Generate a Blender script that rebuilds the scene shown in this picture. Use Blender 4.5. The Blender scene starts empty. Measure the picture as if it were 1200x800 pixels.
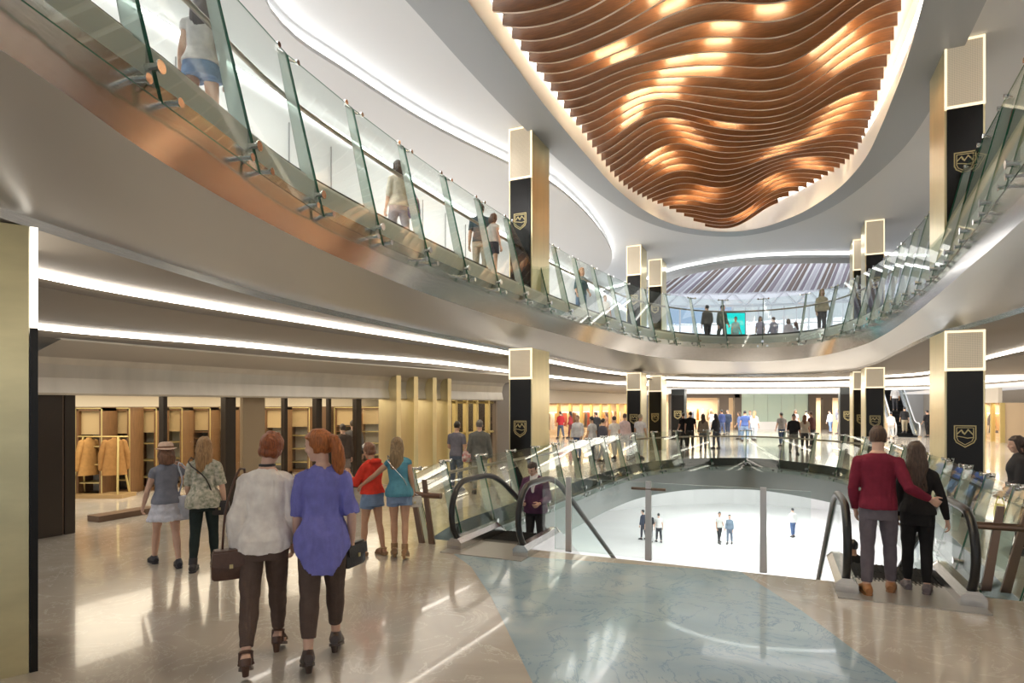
import bpy, bmesh, math, random
from mathutils import Vector as V, Matrix, noise
from mathutils.geometry import delaunay_2d_cdt
R = math.radians
random.seed(5)
SC = bpy.context.scene
COL = SC.collection
CH, FPX, HZ = 2.0, 700.0, 475.0
TH = R(24); CT, SN = math.cos(TH), math.sin(TH)
UU = V((CT, -SN, 0)); VV = V((SN, CT, 0)); ZZ = V((0, 0, 1))


def G(x, y, z=0.0):
    """point of the horizontal plane z seen at photo pixel x, y"""
    d = FPX*(CH-z)/(y-HZ)
    return V(((x-600)/FPX*d, d, z))


def ST(s, t, z=0.0):
    """building axes: s across the atrium, t along it"""
    return V((s*CT+t*SN, -s*SN+t*CT, z))


# ------------------------------------------------------------------ materials
MATS = {}


def mat(name, col, rough=.5, metal=0., spec=.5, emit=None, estr=0., noise_amt=0., noise_scale=8., bump=0., bscale=60., stretch=None, col2=None, coat=0.):
    if name in MATS:
        return MATS[name]
    m = bpy.data.materials.new(name); m.use_nodes = True
    nt = m.node_tree; b = nt.nodes['Principled BSDF']
    b.inputs['Base Color'].default_value = (*col, 1)
    b.inputs['Roughness'].default_value = rough
    b.inputs['Metallic'].default_value = metal
    b.inputs['Specular IOR Level'].default_value = spec
    if coat:
        b.inputs['Coat Weight'].default_value = coat
    if emit:
        b.inputs['Emission Color'].default_value = (*emit, 1)
        b.inputs['Emission Strength'].default_value = estr
    if noise_amt or bump or col2:
        tc = nt.nodes.new('ShaderNodeTexCoord')
        mp = nt.nodes.new('ShaderNodeMapping')
        if stretch:
            mp.inputs['Scale'].default_value = stretch
        nt.links.new(tc.outputs['Object'], mp.inputs['Vector'])
        if noise_amt or col2:
            n = nt.nodes.new('ShaderNodeTexNoise'); n.inputs['Scale'].default_value = noise_scale
            n.inputs['Detail'].default_value = 4
            nt.links.new(mp.outputs['Vector'], n.inputs['Vector'])
            r = nt.nodes.new('ShaderNodeValToRGB')
            c2 = col2 or tuple(min(1, c*(1+noise_amt)) for c in col)
            c1 = col if col2 else tuple(c*(1-noise_amt) for c in col)
            r.color_ramp.elements[0].color = (*c1, 1); r.color_ramp.elements[0].position = .32
            r.color_ramp.elements[1].color = (*c2, 1); r.color_ramp.elements[1].position = .68
            nt.links.new(n.outputs['Fac'], r.inputs['Fac'])
            nt.links.new(r.outputs['Color'], b.inputs['Base Color'])
        if bump:
            n2 = nt.nodes.new('ShaderNodeTexNoise'); n2.inputs['Scale'].default_value = bscale
            nt.links.new(mp.outputs['Vector'], n2.inputs['Vector'])
            bp = nt.nodes.new('ShaderNodeBump'); bp.inputs['Strength'].default_value = bump
            bp.inputs['Distance'].default_value = .01
            nt.links.new(n2.outputs['Fac'], bp.inputs['Height'])
            nt.links.new(bp.outputs['Normal'], b.inputs['Normal'])
    MATS[name] = m
    return m


def glass(name, tint, amount, rough=.02, diff=0., dcol=(.5, .6, .55)):
    """thin architectural glass: straight transmission, tint, sharp reflection, optional satin body"""
    if name in MATS:
        return MATS[name]
    m = bpy.data.materials.new(name); m.use_nodes = True
    nt = m.node_tree; nt.nodes.clear()
    out = nt.nodes.new('ShaderNodeOutputMaterial')
    tr = nt.nodes.new('ShaderNodeBsdfTransparent'); tr.inputs[0].default_value = (*tint, 1)
    gl = nt.nodes.new('ShaderNodeBsdfGlossy'); gl.inputs['Roughness'].default_value = rough
    lw = nt.nodes.new('ShaderNodeLayerWeight'); lw.inputs['Blend'].default_value = .5
    pw = nt.nodes.new('ShaderNodeMath'); pw.operation = 'POWER'; pw.inputs[1].default_value = 5.
    nt.links.new(lw.outputs['Facing'], pw.inputs[0])
    fr = nt.nodes.new('ShaderNodeMath'); fr.operation = 'MULTIPLY_ADD'; fr.inputs[1].default_value = .42; fr.inputs[2].default_value = (amount-1)*.11
    nt.links.new(pw.outputs[0], fr.inputs[0])
    mx = nt.nodes.new('ShaderNodeMixShader')
    nt.links.new(fr.outputs[0], mx.inputs[0])
    base = tr
    if diff:
        df = nt.nodes.new('ShaderNodeBsdfDiffuse'); df.inputs[0].default_value = (*dcol, 1)
        m2 = nt.nodes.new('ShaderNodeMixShader'); m2.inputs[0].default_value = diff
        nt.links.new(tr.outputs[0], m2.inputs[1]); nt.links.new(df.outputs[0], m2.inputs[2])
        base = m2
    nt.links.new(base.outputs[0], mx.inputs[1]); nt.links.new(gl.outputs[0], mx.inputs[2])
    nt.links.new(mx.outputs[0], out.inputs[0])
    MATS[name] = m
    return m


# ------------------------------------------------------------------ mesh building
class MB:
    def __init__(s):
        s.v = []; s.f = []; s.m = []

    def add(s, vs, fs, mi=0):
        o = len(s.v)
        s.v += [tuple(v) for v in vs]
        s.f += [tuple(i+o for i in f) for f in fs]
        s.m += [mi]*len(fs)
        return s

    def box(s, c, size, rz=0., mi=0, M=None):
        c = V(c); hx, hy, hz = size[0]/2, size[1]/2, size[2]/2
        rot = M or Matrix.Rotation(rz, 3, 'Z')
        vs = [c+rot @ V((x*hx, y*hy, z*hz)) for z in (-1, 1) for x, y in ((-1, -1), (1, -1), (1, 1), (-1, 1))]
        return s.add(vs, [(3, 2, 1, 0), (4, 5, 6, 7), (0, 1, 5, 4), (1, 2, 6, 5), (2, 3, 7, 6), (3, 0, 4, 7)], mi)

    def stbox(s, s0, s1, t0, t1, z0, z1, mi=0):
        return s.box(ST((s0+s1)/2, (t0+t1)/2, (z0+z1)/2), (abs(s1-s0), abs(t1-t0), abs(z1-z0)), -TH, mi)

    def prism(s, pts, off, mi=0, mi_side=None):
        """closed outline pts (3-D, planar) extruded by off"""
        n = len(pts); off = V(off)
        vs = [V(p) for p in pts]+[V(p)+off for p in pts]
        s.add(vs, [tuple(range(n-1, -1, -1)), tuple(range(n, 2*n))], mi)
        o = len(s.v)-2*n
        s.f += [(o+i, o+(i+1) % n, o+n+(i+1) % n, o+n+i) for i in range(n)]
        s.m += [mi if mi_side is None else mi_side]*n
        return s

    def tube(s, pts, r, n=8, mi=0, closed=False, flat=1.):
        pts = [V(p) for p in pts]
        rs = r if isinstance(r, (list, tuple)) else [r]*len(pts)
        rings = []; up = None
        for i, p in enumerate(pts):
            a = pts[i-1] if i > 0 else (pts[-1] if closed else p)
            b = pts[i+1] if i < len(pts)-1 else (pts[0] if closed else p)
            d = (b-a).normalized()
            if up is None:
                up = V((0, 0, 1)) if abs(d.z) < .9 else V((1, 0, 0))
            x = d.cross(up).normalized(); y = x.cross(d).normalized(); up = y
            rings.append([p+(x*math.cos(2*math.pi*k/n)+y*math.sin(2*math.pi*k/n)*flat)*rs[i] for k in range(n)])
        s.rings(rings, mi, cap=not closed, closed=closed)
        return s

    def rings(s, rings, mi=0, cap=True, closed=False):
        n = len(rings[0]); o = len(s.v); m = len(rings)
        for r in rings:
            s.v += [tuple(p) for p in r]
        for i in range(m if closed else m-1):
            j = (i+1) % m
            for k in range(n):
                s.f.append((o+i*n+k, o+i*n+(k+1) % n, o+j*n+(k+1) % n, o+j*n+k)); s.m.append(mi)
        if cap and not closed:
            s.f.append(tuple(o+k for k in range(n-1, -1, -1))); s.m.append(mi)
            s.f.append(tuple(o+(m-1)*n+k for k in range(n))); s.m.append(mi)
        return s

    def strip(s, A, B, mi=0, closed=False):
        n = len(A); o = len(s.v)
        s.v += [tuple(p) for p in A]+[tuple(p) for p in B]
        for i in range(n if closed else n-1):
            j = (i+1) % n
            s.f.append((o+i, o+j, o+n+j, o+n+i)); s.m.append(mi)
        return s

    def ell(s, c, r, rot=None, mi=0, nu=14, nv=9):
        c = V(c); rings = []
        for j in range(1, nv):
            a = math.pi*j/nv
            ring = []
            for k in range(nu):
                b = 2*math.pi*k/nu
                p = V((r[0]*math.sin(a)*math.cos(b), r[1]*math.sin(a)*math.sin(b), -r[2]*math.cos(a)))
                ring.append(c+(rot @ p if rot else p))
            rings.append(ring)
        return s.rings(rings, mi)

    def plate(s, outer, holes, z, mi=0, flip=False):
        pts = []; edges = []; polys = [outer]+list(holes)
        for poly in polys:
            o = len(pts); n = len(poly)
            pts += [V((p[0], p[1])) for p in poly]
            edges += [(o+i, o+(i+1) % n) for i in range(n)]
        vs, es, fs, *_ = delaunay_2d_cdt(pts, edges, [], 0, 1e-5)

        def inside(x, y, poly):
            c = False; n = len(poly)
            for i in range(n):
                x1, y1 = poly[i][0], poly[i][1]; x2, y2 = poly[i-1][0], poly[i-1][1]
                if (y1 > y) != (y2 > y) and x < (x2-x1)*(y-y1)/(y2-y1)+x1:
                    c = not c
            return c
        keep = []
        for f in fs:
            x = sum(vs[i].x for i in f)/len(f); y = sum(vs[i].y for i in f)/len(f)
            if inside(x, y, outer) and not any(inside(x, y, h) for h in holes):
                keep.append(tuple(reversed(f)) if flip else tuple(f))
        return s.add([(p.x, p.y, z) for p in vs], keep, mi)

    def build(s, name, mats, parent=None, smooth=False, local=False):
        me = bpy.data.meshes.new(name)
        me.from_pydata(s.v, [], s.f)
        for m in (mats if isinstance(mats, (list, tuple)) else [mats]):
            me.materials.append(m)
        if any(s.m):
            me.polygons.foreach_set('material_index', s.m)
        if smooth:
            me.shade_smooth()
            if smooth is not True:
                me.set_sharp_from_angle(angle=R(smooth))
        me.update()
        return link(name, me, parent, local)


def world_loc(o):
    p = V((0, 0, 0))
    while o:
        p += o.location+o.matrix_parent_inverse.translation; o = o.parent
    return p


def link(name, me, parent=None, local=False):
    o = bpy.data.objects.new(name, me); COL.objects.link(o)
    if parent is not None:
        o.parent = parent
        if not local:
            o.matrix_parent_inverse = Matrix.Translation(-world_loc(parent))
    return o


def tag(o, label=None, cat=None, group=None, kind=None):
    if label: o['label'] = label
    if cat: o['category'] = cat
    if group: o['group'] = group
    if kind: o['kind'] = kind
    return o


def empty(name, loc, label, cat, group=None, rz=0.):
    o = bpy.data.objects.new(name, None); COL.objects.link(o)
    o.location = loc; o.rotation_euler = (0, 0, rz); o.empty_display_size = .2
    return tag(o, label, cat, group)


def struct(o):
    o['kind'] = 'structure'; return o


def dup(o, loc=None, rz=None, label=None, parent=None):
    c = o.copy(); COL.objects.link(c)
    if parent is not None: c.parent = parent
    if loc is not None: c.location = loc
    if rz is not None: c.rotation_euler = (0, 0, rz)
    if label: c['label'] = label
    for ch in list(o.children):
        dup(ch, parent=c)
    return c


def cat_rom(pts, n, closed=False, sub=24):
    """smooth curve through pts, resampled to n points of equal arc length"""
    pts = [V(p) for p in pts]; m = len(pts); dense = []
    for i in range(m if closed else m-1):
        if closed:
            a, b, c, d = (pts[(i+k) % m] for k in (-1, 0, 1, 2))
        else:
            b, c = pts[i], pts[i+1]
            a = pts[i-1] if i else b*2-c
            d = pts[i+2] if i+2 < m else c*2-b
        for k in range(sub):
            t = k/sub
            dense.append(.5*((2*b)+(c-a)*t+(2*a-5*b+4*c-d)*t*t+(3*b-a-3*c+d)*t**3))
    dense.append(pts[0] if closed else pts[-1])
    L = [0]
    for i in range(1, len(dense)):
        L.append(L[-1]+(dense[i]-dense[i-1]).length)
    out = []; j = 0
    for k in range(n):
        want = L[-1]*k/(n if closed else n-1)
        while j < len(L)-2 and L[j+1] < want:
            j += 1
        f = (want-L[j])/max(1e-9, L[j+1]-L[j])
        out.append(dense[j].lerp(dense[j+1], min(1, f)))
    return out


def arc_len(pts):
    return sum((pts[i+1]-pts[i]).length for i in range(len(pts)-1))


def offset(curve, d, closed=False):
    """shift a plan curve sideways by d, to the left of its direction when d > 0"""
    out = []; n = len(curve)
    for i, p in enumerate(curve):
        a = curve[i-1] if (i or closed) else p
        b = curve[(i+1) % n] if (i < n-1 or closed) else p
        t = (b-a); nrm = V((-t.y, t.x, 0)).normalized()
        out.append(p+nrm*d)
    return out


def at_z(curve, z):
    return [V((p.x, p.y, z)) for p in curve]
# ------------------------------------------------------------------ people
def skin(tone):
    c = {'fair': (.72, .46, .35), 'tan': (.55, .32, .21), 'olive': (.60, .38, .26)}[tone]
    return mat('skin_'+tone, c, .55, noise_amt=.04, noise_scale=20)


def cloth(c, c2=None, sc=14., rough=.85):
    return mat('cloth_%s_%s' % ('_'.join('%.2f' % x for x in c), '_'.join('%.2f' % x for x in c2) if c2 else ''), c, rough, spec=.25,
               noise_amt=0 if c2 else .10, noise_scale=sc, col2=c2, bump=.25, bscale=90)


def hairmat(c):
    return mat('hair_'+'_'.join('%.2f' % x for x in c), tuple(x*.62 for x in c), .42, spec=.5, col2=tuple(min(1, x*1.35) for x in c),
               noise_scale=30, stretch=(3, 3, .35), bump=.6, bscale=70)


def leather(c):
    return mat('leather_'+'_'.join('%.2f' % x for x in c), c, .4, noise_amt=.12, noise_scale=40, bump=.15)


def remesh(mb, voxel, smooth=4, wrinkle=0., wscale=9., seed=0., wz=1.):
    me = bpy.data.meshes.new('tmp'); me.from_pydata(mb.v, [], mb.f); me.update()
    bm = bmesh.new(); bm.from_mesh(me)
    bmesh.ops.recalc_face_normals(bm, faces=bm.faces); bm.to_mesh(me); bm.free()
    ob = bpy.data.objects.new('tmp', me); COL.objects.link(ob)
    m = ob.modifiers.new('r', 'REMESH'); m.mode = 'VOXEL'; m.voxel_size = voxel; m.adaptivity = 0
    if smooth:
        k = ob.modifiers.new('s', 'SMOOTH'); k.iterations = smooth; k.factor = .5
    dg = bpy.context.evaluated_depsgraph_get()
    out = bpy.data.meshes.new_from_object(ob.evaluated_get(dg))
    bpy.data.objects.remove(ob); bpy.data.meshes.remove(me)
    if wrinkle:
        nv = [v.normal.copy() for v in out.vertices]
        for v, nn in zip(out.vertices, nv):
            p = V((v.co.x*wscale, v.co.y*wscale, v.co.z*wscale*wz+seed))
            v.co += nn*(noise.noise(p)*wrinkle+noise.noise(p*2.3)*wrinkle*.4)
    out.shade_smooth()
    return out


def interp(tab, z):
    if z <= tab[0][0]: return tab[0][1:]
    for a, b in zip(tab, tab[1:]):
        if z <= b[0]:
            f = (z-a[0])/(b[0]-a[0]); return tuple(x+(y-x)*f for x, y in zip(a[1:], b[1:]))
    return tab[-1][1:]


TORSO_F = [(.455, .070, .045, -.004), (.48, .092, .060, -.008), (.51, .1, .068, -.012), (.545, .098, .066, -.01), (.58, .086, .057, -.004), (.625, .071, .049, 0),
           (.67, .077, .052, .003), (.715, .084, .063, .008), (.755, .088, .056, .004), (.785, .086, .048, -.004), (.808, .068, .042, -.008), (.828, .046, .036, -.008), (.848, .033, .034, -.004)]
TORSO_M = [(.455, .070, .045, -.004), (.48, .088, .058, -.006), (.51, .092, .064, -.01), (.545, .09, .061, -.006), (.58, .086, .056, 0), (.625, .083, .054, .002),
           (.67, .088, .057, .003), (.715, .096, .062, .004), (.755, .102, .06, .002), (.785, .098, .052, -.004), (.81, .076, .044, -.008), (.832, .052, .038, -.008), (.85, .038, .038, -.004)]


TORSO_F = [(z, rx*.93, ry*.97, yo) for z, rx, ry, yo in TORSO_F]
TORSO_M = [(z, rx*.93, ry*.97, yo) for z, rx, ry, yo in TORSO_M]


class Fig:
    """joint positions of one figure, facing +y, in metres"""
    def __init__(s, H, sex, pose):
        s.H, s.sex = H, sex
        g = pose.get
        s.lean, s.roll = R(g('lean', 2)), R(g('roll', 0))
        s.twist = R(g('twist', 0))
        s.tor = TORSO_M if sex == 'm' else TORSO_F
        s.sw = (.098 if sex == 'm' else .085)
        heel = g('heel', 0)
        s.heel = heel
        s.leg = {}
        for k, sx in (('l', -1), ('r', 1)):
            th, kn, ab = g('leg_'+k, (0, 2, 2))
            hip = V((sx*.049, 0, .51))*H
            d1 = V((sx*math.sin(R(ab)), math.sin(R(th)), -math.cos(R(th)))).normalized()
            d2 = V((sx*math.sin(R(ab))*.6, math.sin(R(th-kn)), -math.cos(R(th-kn)))).normalized()
            knee = hip+d1*.236*H; ank = knee+d2*.232*H
            pitch = g('foot_'+k, None)
            if pitch is None:
                pitch = 0
            s.leg[k] = [hip, knee, ank, R(pitch), R(g('toe_'+k, 6))*-sx]
        low = min(s._sole(k) for k in 'lr')
        for k in 'lr':
            for i in range(3):
                s.leg[k][i] = s.leg[k][i]-V((0, 0, low))
        s.pz = -low
        s.arm = {}
        for k, sx in (('l', -1), ('r', 1)):
            sh = s.tp(V((sx*s.sw*H, -.006*H, (.782 if sex == 'm' else .778)*H)))
            up, fo = g('arm_'+k, ((sx*.2, -.03, -1), (sx*.12, .22, -1)))
            up, fo = V(up).normalized(), V(fo).normalized()
            el = sh+up*.165*H; wr = el+fo*.142*H
            s.arm[k] = [sh, el, wr, fo, g('palm_'+k, V((-sx, 0, 0))), g('curl_'+k, 28)]
        s.hy, s.hp, s.hr = R(g('head_yaw', 0)), R(g('head_pitch', 4)), R(g('head_roll', 0))
        s.neck = s.tp(V((0, -.004*H, .845*H)))
        s.HM = s.TR @ Matrix.Rotation(s.hy, 3, 'Z') @ Matrix.Rotation(s.hr, 3, 'Y') @ Matrix.Rotation(-s.hp, 3, 'X')
        s.head = s.neck+s.HM @ V((0, .010*H, .083*H))

    def _sole(s, k):
        hip, knee, ank, pitch, toe = s.leg[k]
        return ank.z-.0495*s.H-s.heel*math.cos(pitch)-max(0, math.sin(-pitch))*.09*s.H

    @property
    def TR(s):
        return Matrix.Rotation(s.twist, 3, 'Z') @ Matrix.Rotation(s.roll, 3, 'Y') @ Matrix.Rotation(-s.lean, 3, 'X')

    def tp(s, p):
        """torso transform of a standing-space point"""
        piv = V((0, 0, .54*s.H))
        f = max(0., min(1., (p.z/s.H-.54)/.12)); f = f*f*(3-2*f)
        q = piv+(s.TR @ (p-piv))
        return p.lerp(q, f)+V((0, 0, s.pz))

    def torso_secs(s, z0, z1, infl, flare=0., n=14, m=20, drop=0.):
        H = s.H; rings = []
        for i in range(n):
            zb = z0+(z1-z0)*i/(n-1); ring = []
            for k in range(m):
                a = 2*math.pi*k/m; ca, sa = math.cos(a), math.sin(a)
                z = zb-drop*(1-i/(n-1))**2*max(0, -sa)**1.5
                rx, ry, yo = interp(s.tor, z)
                if z < .5:      # a hem hangs straight from the hips
                    r2 = interp(s.tor, .51); rx, ry, yo = max(rx, r2[0]*.99), max(ry, r2[1]*.97), r2[2]
                e = infl+(flare+.008 if z0 > .46 else flare)*max(0, min(1, (.66-z)/.14))
                if z > .80: e = infl*max(.35, 1-(z-.8)/.05)
                ring.append(s.tp(V(((rx+e)*H*math.copysign(abs(ca)**.85, ca), (yo+(ry+e)*math.copysign(abs(sa)**.85, sa))*H, z*H))))
            rings.append(ring)
        return rings


def limb(mb, pts, rads, n=10, cap=True):
    pts = [V(p) for p in pts]; P = []; Q = []
    d0 = (pts[0]-pts[1]).normalized(); d1 = (pts[-1]-pts[-2]).normalized()
    if cap:
        P += [pts[0]+d0*rads[0]*.95, pts[0]+d0*rads[0]*.6]; Q += [rads[0]*.25, rads[0]*.75]
    for i in range(len(pts)-1):
        k = 4
        for j in range(k):
            P.append(pts[i].lerp(pts[i+1], j/k)); Q.append(rads[i]+(rads[i+1]-rads[i])*j/k)
    P.append(pts[-1]); Q.append(rads[-1])
    if cap:
        P += [pts[-1]+d1*rads[-1]*.6, pts[-1]+d1*rads[-1]*.95]; Q += [rads[-1]*.75, rads[-1]*.25]
    mb.tube(P, Q, n)


def foot_frame(f, k):
    hip, knee, ank, pitch, toe = f.leg[k]
    M = Matrix.Rotation(toe, 3, 'Z') @ Matrix.Rotation(pitch, 3, 'X')
    if f.heel:
        M = M @ Matrix.Rotation(-math.atan2(f.heel, .11*f.H), 3, 'X')
    return ank, M


def add_foot(mb, f, k, infl=0.):
    H = f.H; a, M = foot_frame(f, k); e = infl
    rings = []
    for y, w, h, zc in ((-.042, .014, .014, -.022), (-.032, .021, .022, -.018), (0, .021, .034, -.008), (.03, .022, .028, -.015), (.065, .027, .018, -.024), (.085, .027, .014, -.028), (.102, .019, .010, -.031), (.110, .008, .006, -.033)):
        rings.append([a+M @ V(((w+e)*H*math.cos(t), y*H+(e*H if y > .1 else -e*H if y < -.04 else 0), max(-.042-e, zc+(h+e)*math.sin(t))*H)) for t in (2*math.pi*i/12 for i in range(12))])
    mb.rings(rings)


def add_hand(mb, f, k, n=7, rmul=1.):
    H = f.H; sh, el, wr, fo, pn, curl = f.arm[k]
    d = fo; pn = V(pn); pn = (pn-d*pn.dot(d)).normalized(); sd = d.cross(pn)
    if (k == 'l') == (sd.y < 0):     # the thumb side points forward
        pass
    sx = -1 if k == 'l' else 1
    th = sd if sd.dot(V((0, 1, .3))) > 0 else -sd
    rings = []
    for t, w, h in ((0, .014, .011), (.02, .02, .012), (.042, .024, .011), (.054, .023, .009), (.057, .015, .005)):
        rings.append([wr+d*t*H+(th*w*math.cos(a)+pn*h*math.sin(a))*H for a in (2*math.pi*i/10 for i in range(10))])
    mb.rings(rings)
    for i, (o, L) in enumerate(((.017, .040), (.0057, .044), (-.0057, .041), (-.017, .032))):
        b = wr+d*.052*H+th*o*H; c = R(curl*(1+.12*i))
        d1 = (d*math.cos(c*.6)+pn*math.sin(c*.6)+th*o*3).normalized(); d2 = d*math.cos(c*1.7)+pn*math.sin(c*1.7); d3 = d*math.cos(c*2.5)+pn*math.sin(c*2.5)
        p1 = b+d1*L*.42*H; p2 = p1+d2*L*.33*H; p3 = p2+d3*L*.25*H
        limb(mb, [b, p1, p2, p3], [.0054*H*rmul, .0051*H*rmul, .0046*H*rmul, .0038*H*rmul], n)
    b = wr+d*.014*H+th*.015*H
    d1 = (d*.75+th*.62+pn*.25).normalized(); d2 = (d*.93+th*.2+pn*.35).normalized()
    p1 = b+d1*.026*H; p2 = p1+d2*.022*H; p3 = p2+d2*.014*H
    limb(mb, [b, p1, p2, p3], [.0085*H, .0064*H*rmul, .0055*H*rmul, .0042*H*rmul], n)


HEAD = [(-.116, .018, .018, .052), (-.104, .034, .034, .042), (-.085, .047, .054, .028), (-.06, .057, .074, .012), (-.02, .066, .09, .002), (.02, .073, .097, -.003),
        (.058, .072, .096, -.006), (.086, .06, .082, -.008), (.104, .04, .056, -.008), (.113, .016, .022, -.008)]


def add_head(mb, f):
    q = f.H/1.72; HM, c = f.HM, f.head
    mb.rings([[c+HM @ (V((rx*math.cos(a), yo+ry*math.sin(a), z))*q) for a in (2*math.pi*k/18 for k in range(18))] for z, rx, ry, yo in HEAD])
    P = lambda x, y, z: c+HM @ (V((x, y, z))*q)
    limb(mb, [P(0, .088, .018), P(0, .106, -.024)], [.008*q, .0125*q], 8)
    for sx in (-1, 1):
        limb(mb, [P(sx*.012, .096, -.03), P(sx*.006, .1, -.03)], [.007*q, .007*q], 6)
        mb.ell(P(sx*.075, -.008, -.008), (.009*q, .02*q, .031*q), HM @ Matrix.Rotation(sx*.3, 3, 'Z'))
        mb.ell(P(sx*.031, .081, .010), (.013*q, .011*q, .009*q), HM)
        limb(mb, [P(sx*.012, .088, .03), P(sx*.048, .074, .03)], [.008*q, .007*q], 6)
        mb.ell(P(sx*.042, .06, -.03), (.022*q, .024*q, .02*q), HM)
    limb(mb, [P(-.018, .087, -.058), P(0, .092, -.057), P(.018, .087, -.058)], [.005*q, .0075*q, .005*q], 6)
    limb(mb, [P(-.015, .084, -.069), P(.015, .084, -.069)], [.0065*q]*2, 6)
    mb.ell(P(0, .062, -.1), (.022*q, .018*q, .016*q), HM)


def leg_pts(f, k):
    hip, knee, ank = f.leg[k][:3]
    calf = knee.lerp(ank, .33)+V((0, -.006*f.H, 0)); mid = hip.lerp(knee, .5)
    return [hip, mid, knee, calf, ank]


def make_body(f, vox, lod, skinm):
    H = f.H; mb = MB()
    mb.rings(f.torso_secs(.455, .848, 0))
    limb(mb, [f.tp(V((0, -.008*H, .825*H))), f.neck+V((0, 0, 0)), f.head+f.HM @ V((0, -.012*H, -.035*H))], [.036*H, .033*H, .033*H] if f.sex == 'm' else [.031*H, .028*H, .03*H])
    for k in 'lr':
        limb(mb, [f.tp(V((0, -.008*H, .822*H))), f.arm[k][0]], [.022*H, .026*H], 12)
    add_head(mb, f)
    fem = f.sex != 'm'
    for k in 'lr':
        limb(mb, leg_pts(f, k), [x*H for x in ((.048, .042, .0285, .0305, .018) if fem else (.046, .0415, .031, .032, .021))], 12)
        add_foot(mb, f, k)
        sh, el, wr = f.arm[k][:3]
        mid = el.lerp(wr, .28)
        a = 1. if fem else 1.12
        limb(mb, [sh, sh.lerp(el, .45), el, mid, wr], [x*H*a for x in (.0285, .0255, .0205, .0212, .0135)], 10)
    if lod == 0:
        for k in 'lr': add_hand(mb, f, k, 8)
    me = remesh(mb, vox, 3 if lod == 0 else 2)
    if lod > 0:
        hb = MB()
        for k in 'lr': add_hand(hb, f, k, 5, 1.15)
        bm = bmesh.new(); bm.from_mesh(me); o = len(bm.verts)
        vs = [bm.verts.new(p) for p in hb.v]
        for fc in hb.f:
            try: bm.faces.new([vs[i] for i in fc]).smooth = True
            except ValueError: pass
        bm.to_mesh(me); bm.free()
    q = H/1.72
    me.materials.clear()
    for m in (skinm, mat('eye_dark', (.03, .02, .015), .2), mat('lip', (.42, .16, .14), .5), mat('brow', (.06, .035, .02), .7)):
        me.materials.append(m)
    inv = f.HM.inverted()
    for p in me.polygons:
        l = (inv @ (p.center-f.head))/q
        if l.y > .05 and abs(l.z) < .12 and abs(l.x) < .06:
            if ((abs(l.x)-.031)/.012)**2+((l.z-.010)/.006)**2 < 1: p.material_index = 1
            elif (l.x/.021)**2+((l.z+.063)/.011)**2 < 1: p.material_index = 2
            elif abs(abs(l.x)-.031) < .017 and abs(l.z-.033) < .004: p.material_index = 3
    return me


def make_hair(f, style, vox):
    q = f.H/1.72; mb = MB(); c, HM = f.head, f.HM
    P = lambda x, y, z: c+HM @ (V((x, y, z))*q)
    cap = {'short': (.004, .0), 'crop': (.002, .0)}.get(style, (.011, .0))[0]
    rings = []
    lo = -.05 if style not in ('short', 'crop') else -.045
    zs = [lo, -.02, .012, .045, .07, .092, .108, .12]
    for z in zs:
        rx, ry, yo = interp(HEAD, min(z, .112))
        grow = cap+.006
        if z > .1: rx, ry = rx*.9+.005, ry*.9+.005
        front = 1.0 if z > .052 else .55 if z > .0 else .12   # the hair line stays clear of the face
        ring = []
        for k in range(20):
            a = 2*math.pi*k/20; s_ = math.sin(a)
            yy = yo+(ry+grow)*s_
            if s_ > 0: yy = yo+(ry+grow)*s_*front
            ring.append(P((rx+grow)*math.cos(a)*(1 if s_ < .2 or front > .9 else .985), yy-.004, z+(.01 if z > .1 else 0)))
        rings.append(ring)
    mb.rings(rings)
    if style == 'bun':
        mb.ell(P(0, -.085, .03), (.062*q, .052*q, .06*q), HM)
        mb.ell(P(.0, -.075, -.035), (.06*q, .045*q, .045*q), HM)
        mb.ell(P(-.045, -.05, -.03), (.035*q, .05*q, .05*q), HM); mb.ell(P(.045, -.05, -.03), (.035*q, .05*q, .05*q), HM)
    if style == 'ponytail':
        limb(mb, [P(0, -.09, .055), P(0, -.135, .045), P(.01, -.155, -.04), P(.02, -.14, -.15), P(.03, -.115, -.27), P(.035, -.10, -.36)], [x*q for x in (.03, .036, .048, .05, .036, .012)], 12)
        mb.ell(P(0, -.06, .0), (.066*q, .055*q, .07*q), HM)
    if style in ('long', 'longwave', 'shoulder'):
        L = {'long': .40, 'longwave': .52, 'shoulder': .2}[style]
        TRi = f.TR
        for i in range(9):
            x = -.072+.018*i
            depth = -.055-.045*math.sqrt(max(0, 1-(x/.085)**2))
            top = P(x*.95, depth*.95, .03)
            w = .02 if style != 'longwave' else .026
            pts = [top]
            for j in range(1, 6):
                fj = j/5
                wav = (.018*math.sin(j*2.1+i*1.3) if style == 'longwave' else .004*math.sin(j*1.7+i))
                down = P(x*(1+.12*fj), depth*.95, .03)
                pts.append(down+V((wav*q, (-.012*fj+.0)*q+(-.03 if fj > .35 else -.01)*q, -(L*(1-.08*abs(i-4)/4))*fj*q)))
            limb(mb, pts, [w*q, w*1.15*q, w*1.2*q, w*1.2*q, w*1.0*q, w*.45*q], 8)
        for sx in (-1, 1):
            limb(mb, [P(sx*.07, .01, .03), P(sx*.08, .0, -.05), P(sx*.078, -.03, -.13)], [.02*q, .026*q, .02*q], 8)
    return remesh(mb, vox, 2, wrinkle=.006*q, wscale=28, seed=f.H*7, wz=.25)


def sleeve_pts(f, k, ln):
    sh, el, wr = f.arm[k][:3]
    if ln <= 1:
        e = sh.lerp(el, ln); return [sh, sh.lerp(e, .5), e]
    return [sh, sh.lerp(el, .5), el, el.lerp(wr, (ln-1)*.5), el.lerp(wr, ln-1)]


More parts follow.
